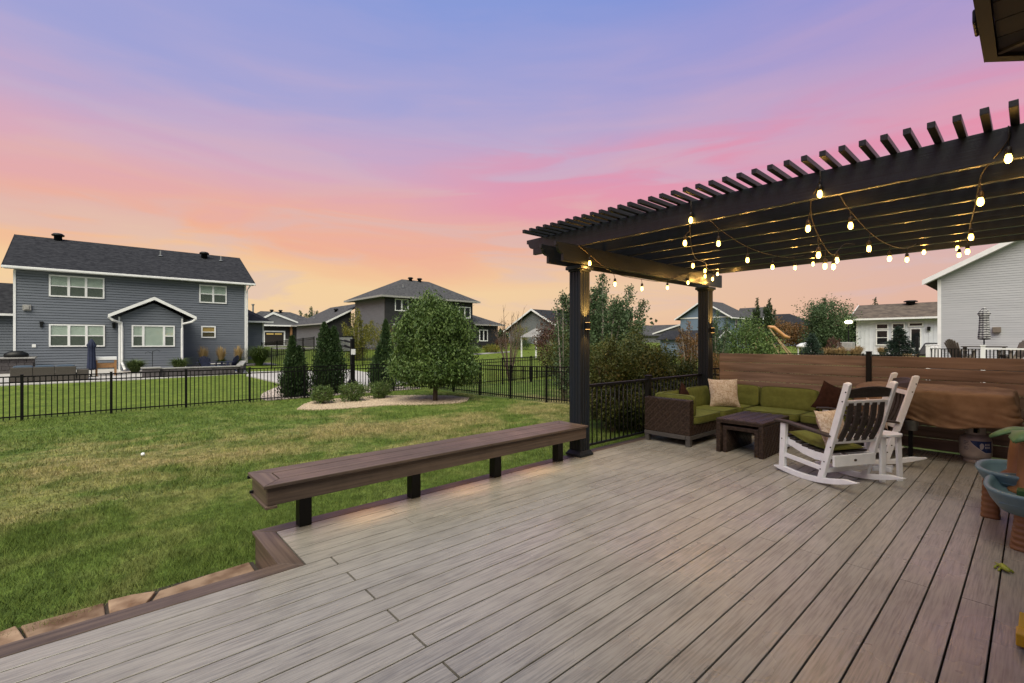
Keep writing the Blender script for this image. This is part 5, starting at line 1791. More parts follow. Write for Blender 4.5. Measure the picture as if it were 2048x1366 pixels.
roof_slab(H5, [(94.2, 33.3, 8.1), (96.9, 33.3, 5.4), (96.9, 38.5, 5.4), (94.2, 38.5, 8.1)], .14, "roof_grey")
MB().prism([(91.4, 5.25), (94.2, 8.02), (97.0, 5.25), (97.0, 5.55), (94.2, 8.32), (91.4, 5.55)], .08, lambda u, v, w: (u, 33.22 + w, v)).build("rake_board", M["trim"], H5)
window(H5, "Y", 33.77, 93.5, 94.9, 5.0, 6.2, 1, style="fixed", blind=None, glass="darkglass", fr=.14)
MB().prism([(44.7, 3.0), (50.5, 3.0), (50.5, 3.3), (44.7, 4.9)], 6, lambda u, v, w: (82.6 + w, u, v)).build("porch_roof", M["roof_grey"], H5)
MB().prism([(44.7, 4.6), (50.6, 2.95), (50.6, 3.2), (44.7, 4.9)], .1, lambda u, v, w: (82.5 - w, u, v)).build("rake_board", M["trim"], H5)

SH = thing("garden_shed", "small sky blue shed with a dark gabled roof above the hedge", "shed", (46.5, 22.5, 0))
lap_wall(SH, [(44.6, .0), (48.1, .0), (48.1, 1.88), (46.35, 2.62), (44.6, 1.88)], "Y", 20.6, M["side_sky"], .15)
lap_wall(SH, [(20.75, .0), (26.5, .0), (26.5, 1.88), (20.75, 1.88)], "X", 44.7, M["side_sky"], .15)
roof_slab(SH, [(44.3, 20.2, 1.78), (44.3, 26.8, 1.78), (46.35, 26.8, 2.72), (46.35, 20.2, 2.72)], .08, "roof")
roof_slab(SH, [(46.35, 20.2, 2.72), (46.35, 26.8, 2.72), (48.4, 26.8, 1.78), (48.4, 20.2, 1.78)], .08, "roof")
MB().prism([(44.25, 1.66), (46.35, 2.64), (48.45, 1.66), (48.45, 1.80), (46.35, 2.78), (44.25, 1.80)], .05, lambda u, v, w: (u, 20.14 + w, v)).build("rake_board", M["trim"], SH)
MB().box(46.2, 46.5, 20.56, 20.59, 2.05, 2.35).build("gable_vent", M["trim"], SH)

H6 = thing("far_roof_house", "low house with a grey hip roof far behind the shed", "house", (103, 58, 1))
roof_slab(H6, [(98, 47, 3.0), (98, 72, 3.0), (103, 66, 5.6), (103, 52, 5.6)], .2, "roof_grey")
roof_slab(H6, [(108, 47, 3.0), (98, 47, 3.0), (103, 52, 5.6)], .2, "roof_grey")
MB().box(98.6, 107, 47.6, 71, .5, 2.95).build("wall", M["side_gable"], H6)
H7 = thing("far_roof_house", "low dark-roofed house far off right of the sky blue house", "house", (128, 42, 1))
roof_slab(H7, [(122, 34, 5.0), (122, 50, 5.0), (127, 44, 8.4), (127, 40, 8.4)], .2, "roof")
roof_slab(H7, [(134, 34, 5.0), (122, 34, 5.0), (127, 40, 8.4)], .2, "roof")
MB().box(122.8, 133, 34.8, 49.5, .5, 4.9).build("wall", M["side_sky"], H7)

# --- white board-and-batten house
H8 = thing("white_house", "single-storey white board-and-batten house with a brown shingle roof", "house", (63, 7, .6))
a = MB().box(60.5, 60.7, -8, 12.6, .2, 4.0)
y = 12.55
while y > -8:
    a.box(60.465, 60.499, y - .03, y + .03, .2, 3.9)
    y -= .36
a.build("wall", M["side_white"], H8)
MB().box(60.7, 70, 12.4, 12.6, .2, 4.0).build("wall", M["side_white"], H8)
roof_slab(H8, [(59.8, -9, 3.95), (59.8, 13.1, 3.95), (64.0, 13.1, 5.62), (64.0, -9, 5.62)], .14, "roof_brown")
roof_slab(H8, [(64.0, -9, 5.62), (64.0, 13.1, 5.62), (69, 13.1, 3.6), (69, -9, 3.6)], .14, "roof_brown")
MB().box(59.66, 59.8, -9, 13.1, 3.78, 3.96).build("gutter", M["trim"], H8)
MB().prism([(59.7, 3.75), (64.0, 5.5), (64.0, 5.66), (59.7, 3.95)], .06, lambda u, v, w: (u, 13.16 - w, v)).build("rake_board", M["trim"], H8)
MB().box(60.44, 60.5, 12.45, 12.63, .2, 3.8).build("corner_board", M["trim"], H8)
window(H8, "X", 60.47, 9.90, 10.95, 1.15, 2.75, 1, blind=None, glass="darkglass", fr=.11)
window(H8, "X", 60.47, 9.90, 10.95, 2.80, 3.42, 1, style="fixed", blind=None, glass="darkglass", fr=.10)
window(H8, "X", 60.47, 8.60, 9.65, 1.15, 2.75, 1, blind=None, glass="darkglass", fr=.11)
window(H8, "X", 60.47, 8.60, 9.65, 2.80, 3.42, 1, style="fixed", blind=None, glass="darkglass", fr=.10)
window(H8, "X", 60.47, 7.20, 8.35, 3.02, 3.45, 1, style="fixed", blind=None, glass="darkglass", fr=.10)
a = MB().box(60.38, 60.46, 7.36, 8.20, .75, 2.88)
do = a.build("door", M["trim"], H8)
MB().box(60.36, 60.379, 7.46, 8.10, .95, 2.78).build("pane", M["darkglass"], do)
MB().box(60.25, 60.45, 6.68, 6.92, 2.62, 3.0).build("wall_lantern", M["black"], H8)
roof_vent(H8, 63.6, 8.6, 5.5, .5)

# --- pale grey house gable at the right edge
H9 = thing("pale_grey_house", "tall pale grey house gable with white rake at the right edge", "house", (35, -1, .5))
lap_wall(H9, [(-9.3, -.4), (3.15, -.4), (3.15, 4.66), (-3.08, 8.0), (-9.3, 4.66)], "X", 31.0, M["side_light"], .112, lap=.014)
MB().box(30.96, 30.985, 3.04, 3.17, -.3, 4.6).build("corner_board", M["trim"], H9)
MB().box(31.13, 40, 3.0, 3.15, -.4, 4.66).build("wall", M["side_light"], H9)
roof_slab(H9, [(30.62, 3.65, 4.55), (41, 3.65, 4.55), (41, -3.08, 8.15), (30.62, -3.08, 8.15)], .12, "roof_brown")
roof_slab(H9, [(30.62, -3.08, 8.15), (41, -3.08, 8.15), (41, -9.9, 4.55), (30.62, -9.9, 4.55)], .12, "roof_brown")
MB().prism([(3.70, 4.36), (-3.08, 7.98), (-9.9, 4.36), (-9.9, 4.60), (-3.08, 8.22), (3.70, 4.60)], .05, lambda u, v, w: (30.61 - w, u, v)).build("rake_board", M["trim"], H9)
MB().prism([(3.64, 4.40), (-3.08, 7.99), (-9.9, 4.40), (-9.9, 4.43), (-3.08, 8.02), (3.64, 4.43)], .36, lambda u, v, w: (30.63 + w, u, v)).build("soffit", M["trim"], H9)
MB().box(30.80, 30.98, 1.0, 1.28, 1.96, 2.22).build("wall_vent", M["taupe"], H9, bevel=.02)

# ------------------------------------------------------------------ neighbour's raised deck at the right
nd_ = thing("neighbour_deck", "raised deck with white posts and dark railing against the pale grey house", "deck", (28.5, 0, .3))
MB().box(27.2, 30.9, -6, 3.15, .48, .60).build("floor", M["taupe"], nd_)
for (x_, y_) in ((27.25, 3.10), (27.25, 1.40), (27.25, -.4), (28.6, 3.10), (29.9, 3.10)):
    MB().box(x_ - .07, x_ + .07, y_ - .07, y_ + .07, -.3, 1.36).box(x_ - .09, x_ + .09, y_ - .09, y_ + .09, 1.361, 1.41).build("post", M["trim"], nd_, bevel=.01)
MB().box(27.22, 27.28, -.33, 1.33, 1.22, 1.28).build("top_rail", M["trim"], nd_)
MB().box(27.23, 27.27, 1.47, 3.03, 1.22, 1.25).build("side_rail", M["fence"], nd_)
MB().box(27.32, 28.53, 3.07, 3.13, 1.22, 1.28).box(28.67, 29.83, 3.07, 3.13, 1.22, 1.28).build("top_rail", M["trim"], nd_)
a = None
for i in range(32):
    y_ = 2.98 - i * .105
    if abs(y_ - 1.40) < .08: continue
    if a is None:
        a = MB().box(-.018, .018, -.018, .018, .62, 1.219).build("baluster", M["fence"], nd_, local=True); o = a
    else:
        o = a.copy(); COL.objects.link(o)
    o.location = Vector((27.25, y_, 0)) - origin(nd_)


def adirondack(label, loc, rz, m, cap=.95):
    t = thing("adirondack_chair", label, "chair", loc, rz, group="adirondack chairs in the neighbours' yards")
    for s_ in (-1, 1):
        MB().beam((s_ * .30, .36, 0), (s_ * .30, .33, .56), .03, .10, (0, 1, 0)).build("front_leg", m, t, local=True)
        MB().beam((s_ * .27, .38, .36), (s_ * .27, -.52, .02), .03, .12).build("rear_leg", m, t, local=True)
        MB().prism([(-.07, -.42), (.07, -.42), (.09, .44), (0, .48), (-.09, .44)], .025, lambda u, v, w: (s_ * .34 + u, v, .565 + w)).build("armrest", m, t, local=True)
    for i in range(5):
        y = .34 - i * .105
        z = .385 - i * .032
        MB().box(-.26, .26, y - .045, y + .045, z - .01, z + .01).build("seat_slat", m, t, local=True)
    for i in range(7):
        x = -.246 + i * .082
        hh = cap - .16 * (abs(x) / .25) ** 2
        MB().beam((x * .8, -.12, .26), (x * 1.12, -.12 - (hh - .26) * .42, hh), .070, .018, (0, 1, 0)).build("back_slat", m, t, local=True)
    return t


adirondack("taupe adirondack chair on the raised deck, left of the closed umbrella", (27.95, 2.15, .60), D(-130), M["taupe"], 1.06)
adirondack("taupe adirondack chair on the raised deck, right of the closed umbrella", (28.6, .55, .60), D(35), M["taupe"], 1.06)
adirondack("navy adirondack chair left of the fire pit behind the low stone wall", (4.55, 31.4, -.22), D(-35), M["navy"], .95)
adirondack("navy adirondack chair right of the fire pit behind the low stone wall", (5.75, 31.7, -.22), D(50), M["navy"], .95)

tt = thing("patio_table", "dark outdoor dining table on the raised deck under the closed umbrella", "table", (28.9, 1.45, .6))
MB().box(28.4, 29.4, .75, 2.15, 1.30, 1.345).build("table_top", M["patio_brown"], tt)
for x_, y_ in ((28.5, .85), (29.3, .85), (28.5, 2.05), (29.3, 2.05)):
    MB().box(x_ - .04, x_ + .04, y_ - .04, y_ + .04, .60, 1.299).build("leg", M["patio_brown"], tt)


def closed_umbrella(name, label, x, y, z0, z1, zc, r, m, striped=False):
    t = thing(name, label, "umbrella", (x, y, z0))
    MB().tube([(x, y, z0), (x, y, z1 - .02)], .024, 8).build("pole", M["black"], t, smooth=True)
    N_ = 32
    H_ = z1 - zc
    prof = [(.03, 0), (.95, .02), (1.0, .08), (.86, .3), (.80, .55), (.75, .72), (1.05, .80), (.6, .90), (.35, .96), (.08, 1.0)]
    V, Fc = [], []
    for r_, u in prof:
        for i in range(N_):
            f = 1 + .22 * math.cos(8 * 2 * PI * i / N_)
            V.append((x + r * r_ * f * math.cos(2 * PI * i / N_), y + r * r_ * f * math.sin(2 * PI * i / N_), zc + H_ * u))
    for j in range(len(prof) - 1):
        for i in range(N_):
            Fc.append((j * N_ + i, j * N_ + (i + 1) % N_, (j + 1) * N_ + (i + 1) % N_, (j + 1) * N_ + i))
    MB().add(V, Fc).build("canopy", m, t, smooth=True)
    MB().lathe([(.28, 0), (.28, .05), (.05, .08)], 16, (x, y, z0)).build("base", M["black"], t)
    return t


def stripes():
    m = bpy.data.materials.new("striped_canvas")
    m.use_nodes = True
    t = m.node_tree
    g_ = nd(t, "ShaderNodeNewGeometry")
    s_ = nd(t, "ShaderNodeSeparateXYZ")
    t.links.new(g_.outputs["Position"], s_.inputs[0])
    no = nd(t, "ShaderNodeTexNoise")
    no.inputs["Scale"].default_value = 9
    t.links.new(g_.outputs["Position"], no.inputs["Vector"])
    w = mth(t, "SINE", mth(t, "ADD", mth(t, "MULTIPLY", s_.outputs["Z"], 62.0), mth(t, "MULTIPLY", no.outputs["Fac"], 5.0)))
    t.links.new(ramp(t, mth(t, "ADD", mth(t, "MULTIPLY", w, .5), .5), [(.45, L3(.03, .03, .035)), (.55, L3(.36, .36, .37))]), t.nodes["Principled BSDF"].inputs["Base Color"])
    t.nodes["Principled BSDF"].inputs["Roughness"].default_value = .8
    return m


M["stripe"] = stripes()
closed_umbrella("patio_umbrella", "closed black and white striped umbrella on the raised deck", 28.9, 1.45, .6, 3.05, 1.62, .17, M["stripe"])
closed_umbrella("patio_umbrella", "closed navy umbrella on the patio of the blue house", -.37, 31.5, -.25, 1.68, .10, .155, M["navy"])

# ------------------------------------------------------------------ blue house patio
sec = thing("patio_sectional", "long low brown patio sectional with its back to the fence", "sofa", (-1.85, 29.9, -.26))
for i in range(3):
    MB().box(-2.97 + i * .70, -2.28 + i * .70, 29.5, 29.68, -.22, .40).build("back_panel", M["patio_brown"], sec, bevel=.02)
MB().box(-2.95, -.88, 29.70, 30.4, -.22, .08).build("seat_base", M["patio_brown"], sec)
MB().box(-.86, -.45, 29.55, 30.4, -.22, .24).build("end_table", M["patio_brown"], sec, bevel=.02)
for i in range(3):
    softbox(MB(), (-2.6 + i * .68, 29.85, .30), (.64, .18, .34), n=6).build("back_cushion", M["teal"], sec, smooth=True)
isl = thing("grill_island", "stone veneer grill island with a pale counter and built-in grill at the far left", "grill", (-3.3, 35.8, -.1))
for j in range(4):
    for i in range(5):
        MB().box(-4.2 + i * .30 + .06 * (j % 2), -4.2 + i * .30 + .285 + .06 * (j % 2), 35.2 + random.uniform(-.012, .01), 35.5, -.12 + j * .19, .06 + j * .19).build("stone", M["block"], isl)
MB().box(-4.15, -2.70, 35.5, 36.2, -.12, .64).build("core", M["block"], isl)
MB().box(-4.35, -2.62, 35.05, 36.25, .645, .72).build("counter", M["stone_cap"], isl, bevel=.01)
MB().lathe([(.36, .0), (.38, .1), (.34, .22), (.18, .32), (.03, .34)], 16).xf(Matrix.Translation((-3.35, 35.6, .72)) @ Matrix.Diagonal((1.25, .8, 1, 1))).build("grill_lid", M["black"], isl, smooth=True)
ct = thing("cooler_cart", "wooden cooler cart with a white top beside the navy umbrella", "cart", (.2, 32, -.2))
MB().box(-.22, .60, 31.6, 32.2, .60, .76).build("lid", M["trim"], ct, bevel=.015)
MB().box(-.18, .56, 31.66, 32.14, .20, .44).build("shelf_box", M["wood_warm"], ct)
for x_ in (-.19, .55):
    for y_ in (31.65, 32.15):
        MB().box(x_ - .045, x_ + .045, y_ - .045, y_ + .045, -.24, .599).build("leg", M["wood_warm"], ct)
wl = thing("stone_wall", "low grey block seat wall with pale caps round the fire pit patio", "wall", (3.7, 30.2, -.3))
n_ = 13
for j in range(3):
    for i in range(n_):
        x_ = 1.72 + i * .315 + (.15 if j % 2 else 0)
        if x_ + .3 > 5.9: continue
        MB().box(x_, x_ + .305, 29.9 + random.uniform(-.01, .01), 30.18, -.36 + j * .16, -.205 + j * .16).build("block", M["block"], wl)
MB().box(2.0, 5.9, 29.86, 30.22, .125, .18).build("cap", M["stone_cap"], wl, bevel=.01)
MB().box(1.55, 2.25, 29.72, 30.34, -.36, .17).build("pier", M["block"], wl)
MB().box(1.50, 2.30, 29.67, 30.39, .171, .235).build("pier_cap", M["stone_cap"], wl, bevel=.01)
MB().beam((5.92, 30.1, -.08), (6.9, 34.0, .0), .28, .5).build("return_wall", M["block"], wl)
MB().beam((5.92, 30.1, .20), (6.9, 34.0, .28), .34, .06).build("return_cap", M["stone_cap"], wl)
fp = thing("fire_pit", "round blue-grey fire pit with a pale top between the navy chairs", "fire pit", (5.2, 32.5, -.22))
MB().lathe([(.38, 0), (.42, .05), (.42, .42)], 20, (5.2, 32.5, -.22)).build("body", M["teal"], fp, smooth=True)
MB().lathe([(.46, .421), (.48, .46), (.3, .47)], 20, (5.2, 32.5, -.22)).build("rim", M["stone_cap"], fp, smooth=True)
cl = thing("shepherd_hook", "thin black double shepherd hook before the bay window", "garden hook", (2.2, 33.6, 0))
MB().tube([(2.2, 33.6, -.2), (2.2, 33.6, 1.0)], .015, 6).build("pole", M["black"], cl)
MB().tube([(2.2, 33.6, .85), (2.0, 33.6, .98), (1.9, 33.6, .92), (1.88, 33.6, .85)], .012, 6).tube([(2.2, 33.6, .95), (2.4, 33.6, 1.08), (2.5, 33.6, 1.02), (2.52, 33.6, .95)], .012, 6).build("hook_arm", M["black"], cl)

# ------------------------------------------------------------------ basketball hoop
hp = thing("basketball_hoop", "portable basketball hoop with a dark post and clear backboard on the court slab", "basketball hoop", (8.68, 20.9, -.5))
MB().box(8.60, 8.76, 20.82, 20.98, -.45, 1.67).build("post", M["fence"], hp, bevel=.01)
MB().add([(8.45, 20.7, -.46), (8.91, 20.7, -.46), (8.91, 21.1, -.46), (8.45, 21.1, -.46), (8.58, 20.8, -.2), (8.78, 20.8, -.2), (8.78, 21.0, -.2), (8.58, 21.0, -.2)],
         [(3, 2, 1, 0), (4, 5, 6, 7), (0, 1, 5, 4), (1, 2, 6, 5), (2, 3, 7, 6), (3, 0, 4, 7)]).build("base", M["fence"], hp)
MB().box(8.0, 9.1, 21.9, 21.93, 1.10, 1.78).build("backboard", M["acrylic"], hp)
fr_ = MB()
fr_.box(7.96, 9.14, 21.88, 21.95, 1.78, 1.82).box(7.96, 9.14, 21.88, 21.95, 1.06, 1.099).box(7.96, 7.999, 21.88, 21.95, 1.1, 1.779).box(9.101, 9.14, 21.88, 21.95, 1.1, 1.779)
fr_.box(8.32, 8.36, 21.87, 21.899, 1.1, 1.779)
fr_.build("backboard_frame", M["fence"], hp)
for z_ in (1.25, 1.5):
    MB().beam((8.64, 20.98, z_), (8.5, 21.88, z_ + .12), .05, .05).beam((8.72, 20.98, z_), (8.7, 21.88, z_ + .12), .05, .05).build("arm", M["fence"], hp)
MB().tube([(8.55 + .22 * math.cos(2 * PI * i / 16), 22.2 + .22 * math.sin(2 * PI * i / 16), 1.18) for i in range(17)], .012, 6).build("rim", M["slide"], hp)
MB().box(8.58, 8.78, 20.80, 20.815, .95, 1.2).build("height_sign", M["trim"], hp)

# ------------------------------------------------------------------ plants
def leaves(name, P, size, m, parent, outward=None, droop=.0, aspect=.5, jitter=1.0, local=False, kind=None):
    """one rhombic leaf per point"""
    n = len(P)
    a = RNG.normal(size=(n, 3)) * jitter
    if outward is not None:
        a += outward
    a[:, 2] -= droop
    a /= np.linalg.norm(a, axis=1, keepdims=True) + 1e-9
    b = np.cross(a, RNG.normal(size=(n, 3)))
    b /= np.linalg.norm(b, axis=1, keepdims=True) + 1e-9
    nn = np.cross(a, b)
    s_ = (size * RNG.uniform(.6, 1.3, n))[:, None]
    mid = P + a * s_ * .5 + nn * s_ * .08
    V = np.stack([P, mid + b * s_ * aspect / 2, P + a * s_, mid - b * s_ * aspect / 2], 1).reshape(-1, 3)
    og = np.array(origin(parent)) if parent is not None and not local else np.zeros(3)
    o = link(name, npmesh(name, V - og, np.arange(n * 4).reshape(n, 4)), m, parent)
    if kind: o["kind"] = kind
    return o


def blob_points(c, rad, nclus, per, spread, shell=.55, lump=.22, seed=0):
    """leaf points in clumps that sit in an uneven ellipsoid"""
    r_ = np.random.default_rng(seed)
    d = r_.normal(size=(nclus, 3))
    d /= np.linalg.norm(d, axis=1, keepdims=True)
    f = np.sin(d[:, 0] * 4 + seed) * np.sin(d[:, 1] * 5 + 1.3 * seed) + np.sin(d[:, 2] * 6 + 2 + seed) * .6
    R = (shell + (1 - shell) * r_.uniform(0, 1, nclus) ** .6) * (1 + lump * f)
    C = d * R[:, None]
    sc = spread * r_.uniform(.6, 1.5, nclus)
    P = np.repeat(C * np.array(rad), per, 0) + r_.normal(size=(nclus * per, 3)) * np.repeat(sc, per)[:, None]
    out = np.repeat(d, per, 0)
    return P + np.array(c), out


def limbs(name, base, tips, r0, m, parent, h0):
    a = MB()
    base = Vector(base)
    top = base + Vector((0, 0, h0))
    a.tube([base - Vector((0, 0, .1)), base + Vector((.01, 0, h0 * .5)), top], [r0 * 1.25, r0, r0 * .85], 10)
    for t in tips:
        t = Vector(t)
        mid = (top + t) / 2 + Vector((random.uniform(-.1, .1), random.uniform(-.1, .1), random.uniform(0, .15)))
        a.tube([top - Vector((0, 0, .05)), mid, t], [r0 * .6, r0 * .35, r0 * .12], 6)
    return a.build(name, m, parent, smooth=True)


def tree(name, label, cat, x, y, ch, cr, top, m, nclus, per, size, base=None, th=None, bark="bark", spread=None, droop=.4, lump=.22, shell=.5, group=None, seed=None, tr=.06, aspect=.5):
    """rounded tree: crown centre height ch, radii cr=(rx,ry,rz)"""
    z = gz(x, y) if base is None else base
    t = thing(name, label, cat, (x, y, z), group=group)
    seed = seed if seed is not None else int(abs(x * 13 + y * 7)) + 1
    c = (x, y, ch)
    tips = []
    rr = random.Random(seed)
    for i in range(9):
        a_ = 2 * PI * i / 9 + rr.uniform(-.3, .3)
        k = rr.uniform(.45, .8)
        tips.append((x + cr[0] * k * math.cos(a_), y + cr[1] * k * math.sin(a_), ch + cr[2] * rr.uniform(-.3, .7)))
    limbs("trunk", (x, y, z), tips, tr, M[bark], t, th if th else max(.2, ch - cr[2] * .6 - z))
    P, out = blob_points(c, cr, nclus, per, spread or cr[0] * .13, shell, lump, seed)
    P = P[P[:, 2] > z + .05]
    leaves("crown", P, size, m, t, None, droop, aspect)
    return t


# the shade tree in the island bed: a main dome over a drooping skirt
def shade_tree():
    x, y, z = 8.82, 14.04, -.57
    t = thing("shade_tree", "small dense round-headed green tree in the gravel island bed", "tree", (x, y, z))
    tips = [(x + .8 * math.cos(a_) * k, y + .8 * math.sin(a_) * k, zz) for a_, k, zz in ((0, 1, 1.2), (1, 1.1, 1.5), (2.1, .9, 1.3), (3, 1.2, 1.1), (4, 1, 1.6), (5.2, 1.1, 1.2), (.5, .4, 2.4), (3.5, .4, 2.5))]
    limbs("trunk", (x, y, z), tips, .075, M["bark"], t, 1.0)
    Ps = []
    for (c, r_, n, s_) in (((x, y, 1.55), (1.35, 1.35, 1.35), 620, 3), ((x - .15, y + .1, 2.35), (.80, .80, .85), 240, 5), ((x, y, .75), (1.42, 1.42, .75), 400, 7), ((x + .75, y - .5, .55), (.62, .62, .6), 80, 9),
                           ((x - .8, y + .6, .75), (.6, .6, .7), 80, 12), ((x + .35, y - .3, 2.15), (.55, .55, .8), 70, 13)):
        P, _ = blob_points(c, r_, n, 26, .13, .62, .10, s_)
        Ps.append(P)
    P = np.concatenate(Ps)
    P = P[P[:, 2] > .02 + .12 * np.sin(P[:, 0] * 7) * np.sin(P[:, 1] * 6)]
    leaves("crown", P, .118, M["leaf_shade"], t, None, 1.1, .40)


shade_tree()


def arborvitae(label, x, y, leaders, w, seed):
    """flame-shaped evergreen: flat sprays held upright; leaders are (dx, dy, top z, radius)"""
    z = gz(x, y)
    t = thing("arborvitae", label, "evergreen", (x, y, z), group="arborvitae behind the back fence")
    r_ = np.random.default_rng(seed)
    tr_ = MB()
    Ps, Os = [], []
    for (dx, dy, top, rad) in leaders:
        H_ = top - z
        tr_.tube([(x + dx * .5, y + dy * .5, z - .05), (x + dx, y + dy, z + H_ * .5), (x + dx, y + dy, z + H_ * .95)], [.05, .03, .008], 6)
        n = int(6500 * H_ / 2.5)
        u = r_.uniform(0, 1, n) ** 1.25
        prof = rad * np.interp(u, [0, .12, .3, .5, .75, .92, 1], [.72, .98, 1.0, .82, .45, .22, .03])
        a_ = r_.uniform(0, 2 * PI, n)
        lump = 1 + .16 * np.sin(3 * a_ + u * 9 + seed) + .13 * np.sin(7 * a_ - 14 * u) + .10 * np.sin(11 * a_ + 31 * u)
        rr = prof * lump * r_.uniform(.45, 1.10, n)
        Ps.append(np.stack([x + dx + rr * np.cos(a_), y + dy + rr * np.sin(a_), z + .04 + u * H_ * .97], 1))
        Os.append(np.stack([np.cos(a_) * .5, np.sin(a_) * .5, np.full(n, 1.0)], 1))
    tr_.build("trunk", M["bark"], t)
    leaves("foliage", np.concatenate(Ps), .10, M["leaf_arb"], t, np.concatenate(Os) * 1.4, 0, .38, .55)


arborvitae("two-peaked arborvitae at the left of the evergreens behind the fence", 5.55, 18.8, [(-.10, 0, 1.75, .34), (.16, .05, 1.35, .36), (-.05, -.05, .95, .46)], 1, 3)
arborvitae("broad three-peaked arborvitae in the middle of the evergreens behind the fence", 6.98, 19.2, [(-.18, 0, 2.32, .46), (.05, .1, 2.05, .5), (.22, 0, 2.18, .45)], 1, 5)
arborvitae("tall arborvitae right of the basketball hoop, beside the shade tree", 9.45, 19.4, [(.14, 0, 2.55, .40), (-.16, 0, 1.35, .42), (.0, .0, 1.4, .5)], 1, 8)


def shrub(name, label, x, y, rx, h, m, n=240, per=22, size=.055, group=None, up=.6, seed=1, base=None, jitter=1.0):
    z = gz(x, y) if base is None else base
    t = thing(name, label, "shrub", (x, y, z), group=group)
    r_ = random.Random(seed)
    a = MB()
    for i in range(9):
        a_ = 2 * PI * i / 9
        k = r_.uniform(.3, .8)
        a.tube([(x, y, z - .02), (x + rx * k * .5 * math.cos(a_), y + rx * k * .5 * math.sin(a_), z + h * .4), (x + rx * k * math.cos(a_), y + rx * k * math.sin(a_), z + h * r_.uniform(.6, .95))], [.016, .011, .004], 5)
    a.build("stem", M["bark"], t)
    P, out = blob_points((x, y, z + h * .52), (rx, rx, h * .50), n, per, rx * .10, .5, .20, seed)
    P = P[P[:, 2] > z + .02]
    leaves("foliage", P, size, m, t, np.array([0, 0, up]), 0, .45, jitter)
    return t


for (x_, y_, rx, h_, lb, sd) in ((5.62, 16.05, .36, .62, "small round green shrub at the left end of the island bed", 21), (6.62, 16.0, .44, .66, "round green shrub with rusty lower leaves in the middle of the island bed", 22),
                                 (7.75, 16.15, .42, .64, "round green shrub of the island bed nearest the shade tree", 23)):
    shrub("round_shrub", lb, x_, y_, rx, h_, M["leaf_shrub"], 150, 22, .062, "shrubs in the gravel island bed", .9, sd)

# hedge of loose shrubs between the deck railing and the side fence
hedge = [(7.88, 5.75, .50, 1.80), (9.45, 7.10, .62, 2.00), (8.55, 5.55, .62, 1.90), (9.45, 6.35, .75, 1.95), (8.20, 4.98, .48, 1.50), (10.4, 6.25, .80, 1.75), (9.25, 4.90, .58, 1.35), (8.3, 6.25, .55, 1.85), (9.15, 5.40, .60, 1.60)]
hl = ["left front", "left rear", "centre", "rear centre", "front centre", "right rear", "nearest the far post", "nearest the near post", "right front, by the railing post"]
for i, (x_, y_, rx, h_) in enumerate(hedge):
    shrub("hedge_shrub", "olive loose hedge shrub behind the railing, " + hl[i], x_, y_, rx, h_, M["leaf_hedge"], 420, 26, .060, "shrubs of the hedge behind the railing", .5, 40 + i)


def upright_tree(name, label, x, y, top, rad, m, stems, per=900, size=.09, base=None, group=None, seed=1, cat="tree", bark="bark_pale"):
    """several ascending leaders, sparse towards the tips"""
    z = gz(x, y) if base is None else base
    t = thing(name, label, cat, (x, y, z), group=group)
    r_ = np.random.default_rng(seed)
    a = MB()
    Ps = []
    for i in range(stems):
        an = 2 * PI * i / stems + r_.uniform(-.4, .4)
        k = rad * r_.uniform(.25, 1.0) * (0 if i == 0 else 1)
        tp = top - (0 if i == 0 else r_.uniform(.1, .45) * (top - z) * (.4 + k / rad * .6))
        p0 = np.array([x, y, z]); p1 = np.array([x + k * .55 * math.cos(an), y + k * .55 * math.sin(an), z + (tp - z) * .45]); p2 = np.array([x + k * math.cos(an), y + k * math.sin(an), tp])
        a.tube([p0 - np.array([0, 0, .05]), p1, p2], [.05 * rad + .02, .03 * rad + .012, .006], 6)
        u = r_.uniform(0.08, 1, per) ** .9
        q = (1 - u)[:, None] ** 2 * p0 + (2 * u * (1 - u))[:, None] * p1 + (u ** 2)[:, None] * p2
        side = r_.normal(size=(per, 3)) * (rad * .26 * (1.08 - u) + .04)[:, None]
        side[:, 2] *= .7
        Ps.append(q + side)
    a.build("trunk", M[bark], t, smooth=True)
    P = np.concatenate(Ps)
    P = P[P[:, 2] > z + .1]
    leaves("crown", P, size, m, t, np.array([0, 0, .6]), 0, .5)
    return t


upright_tree("upright_tree", "tall loose multi-stemmed poplar right of the near pergola post", 13.15, 10.05, 3.9, 1.6, M["leaf_tall"], 24, 2000, .085, seed=4)
upright_tree("upright_tree", "thin leaning sapling showing just left of the near pergola post", 12.1, 10.95, 3.35, .55, M["leaf_tall"], 5, 420, .085, seed=6)
tree("shrub_tree", "broad olive green shrub right behind the near pergola post", "shrub", 14.2, 11.2, 1.0, (1.5, 1.5, 1.5), None, M["leaf_hedge"], 420, 22, .08, seed=17, droop=.2)
tree("shrub_tree", "yellow-green bush left of the near post, behind the copper shrub", "shrub", 16.6, 14.7, .85, (1.1, 1.1, 1.25), None, M["leaf_hedge"], 360, 24, .09, seed=18, droop=.2)


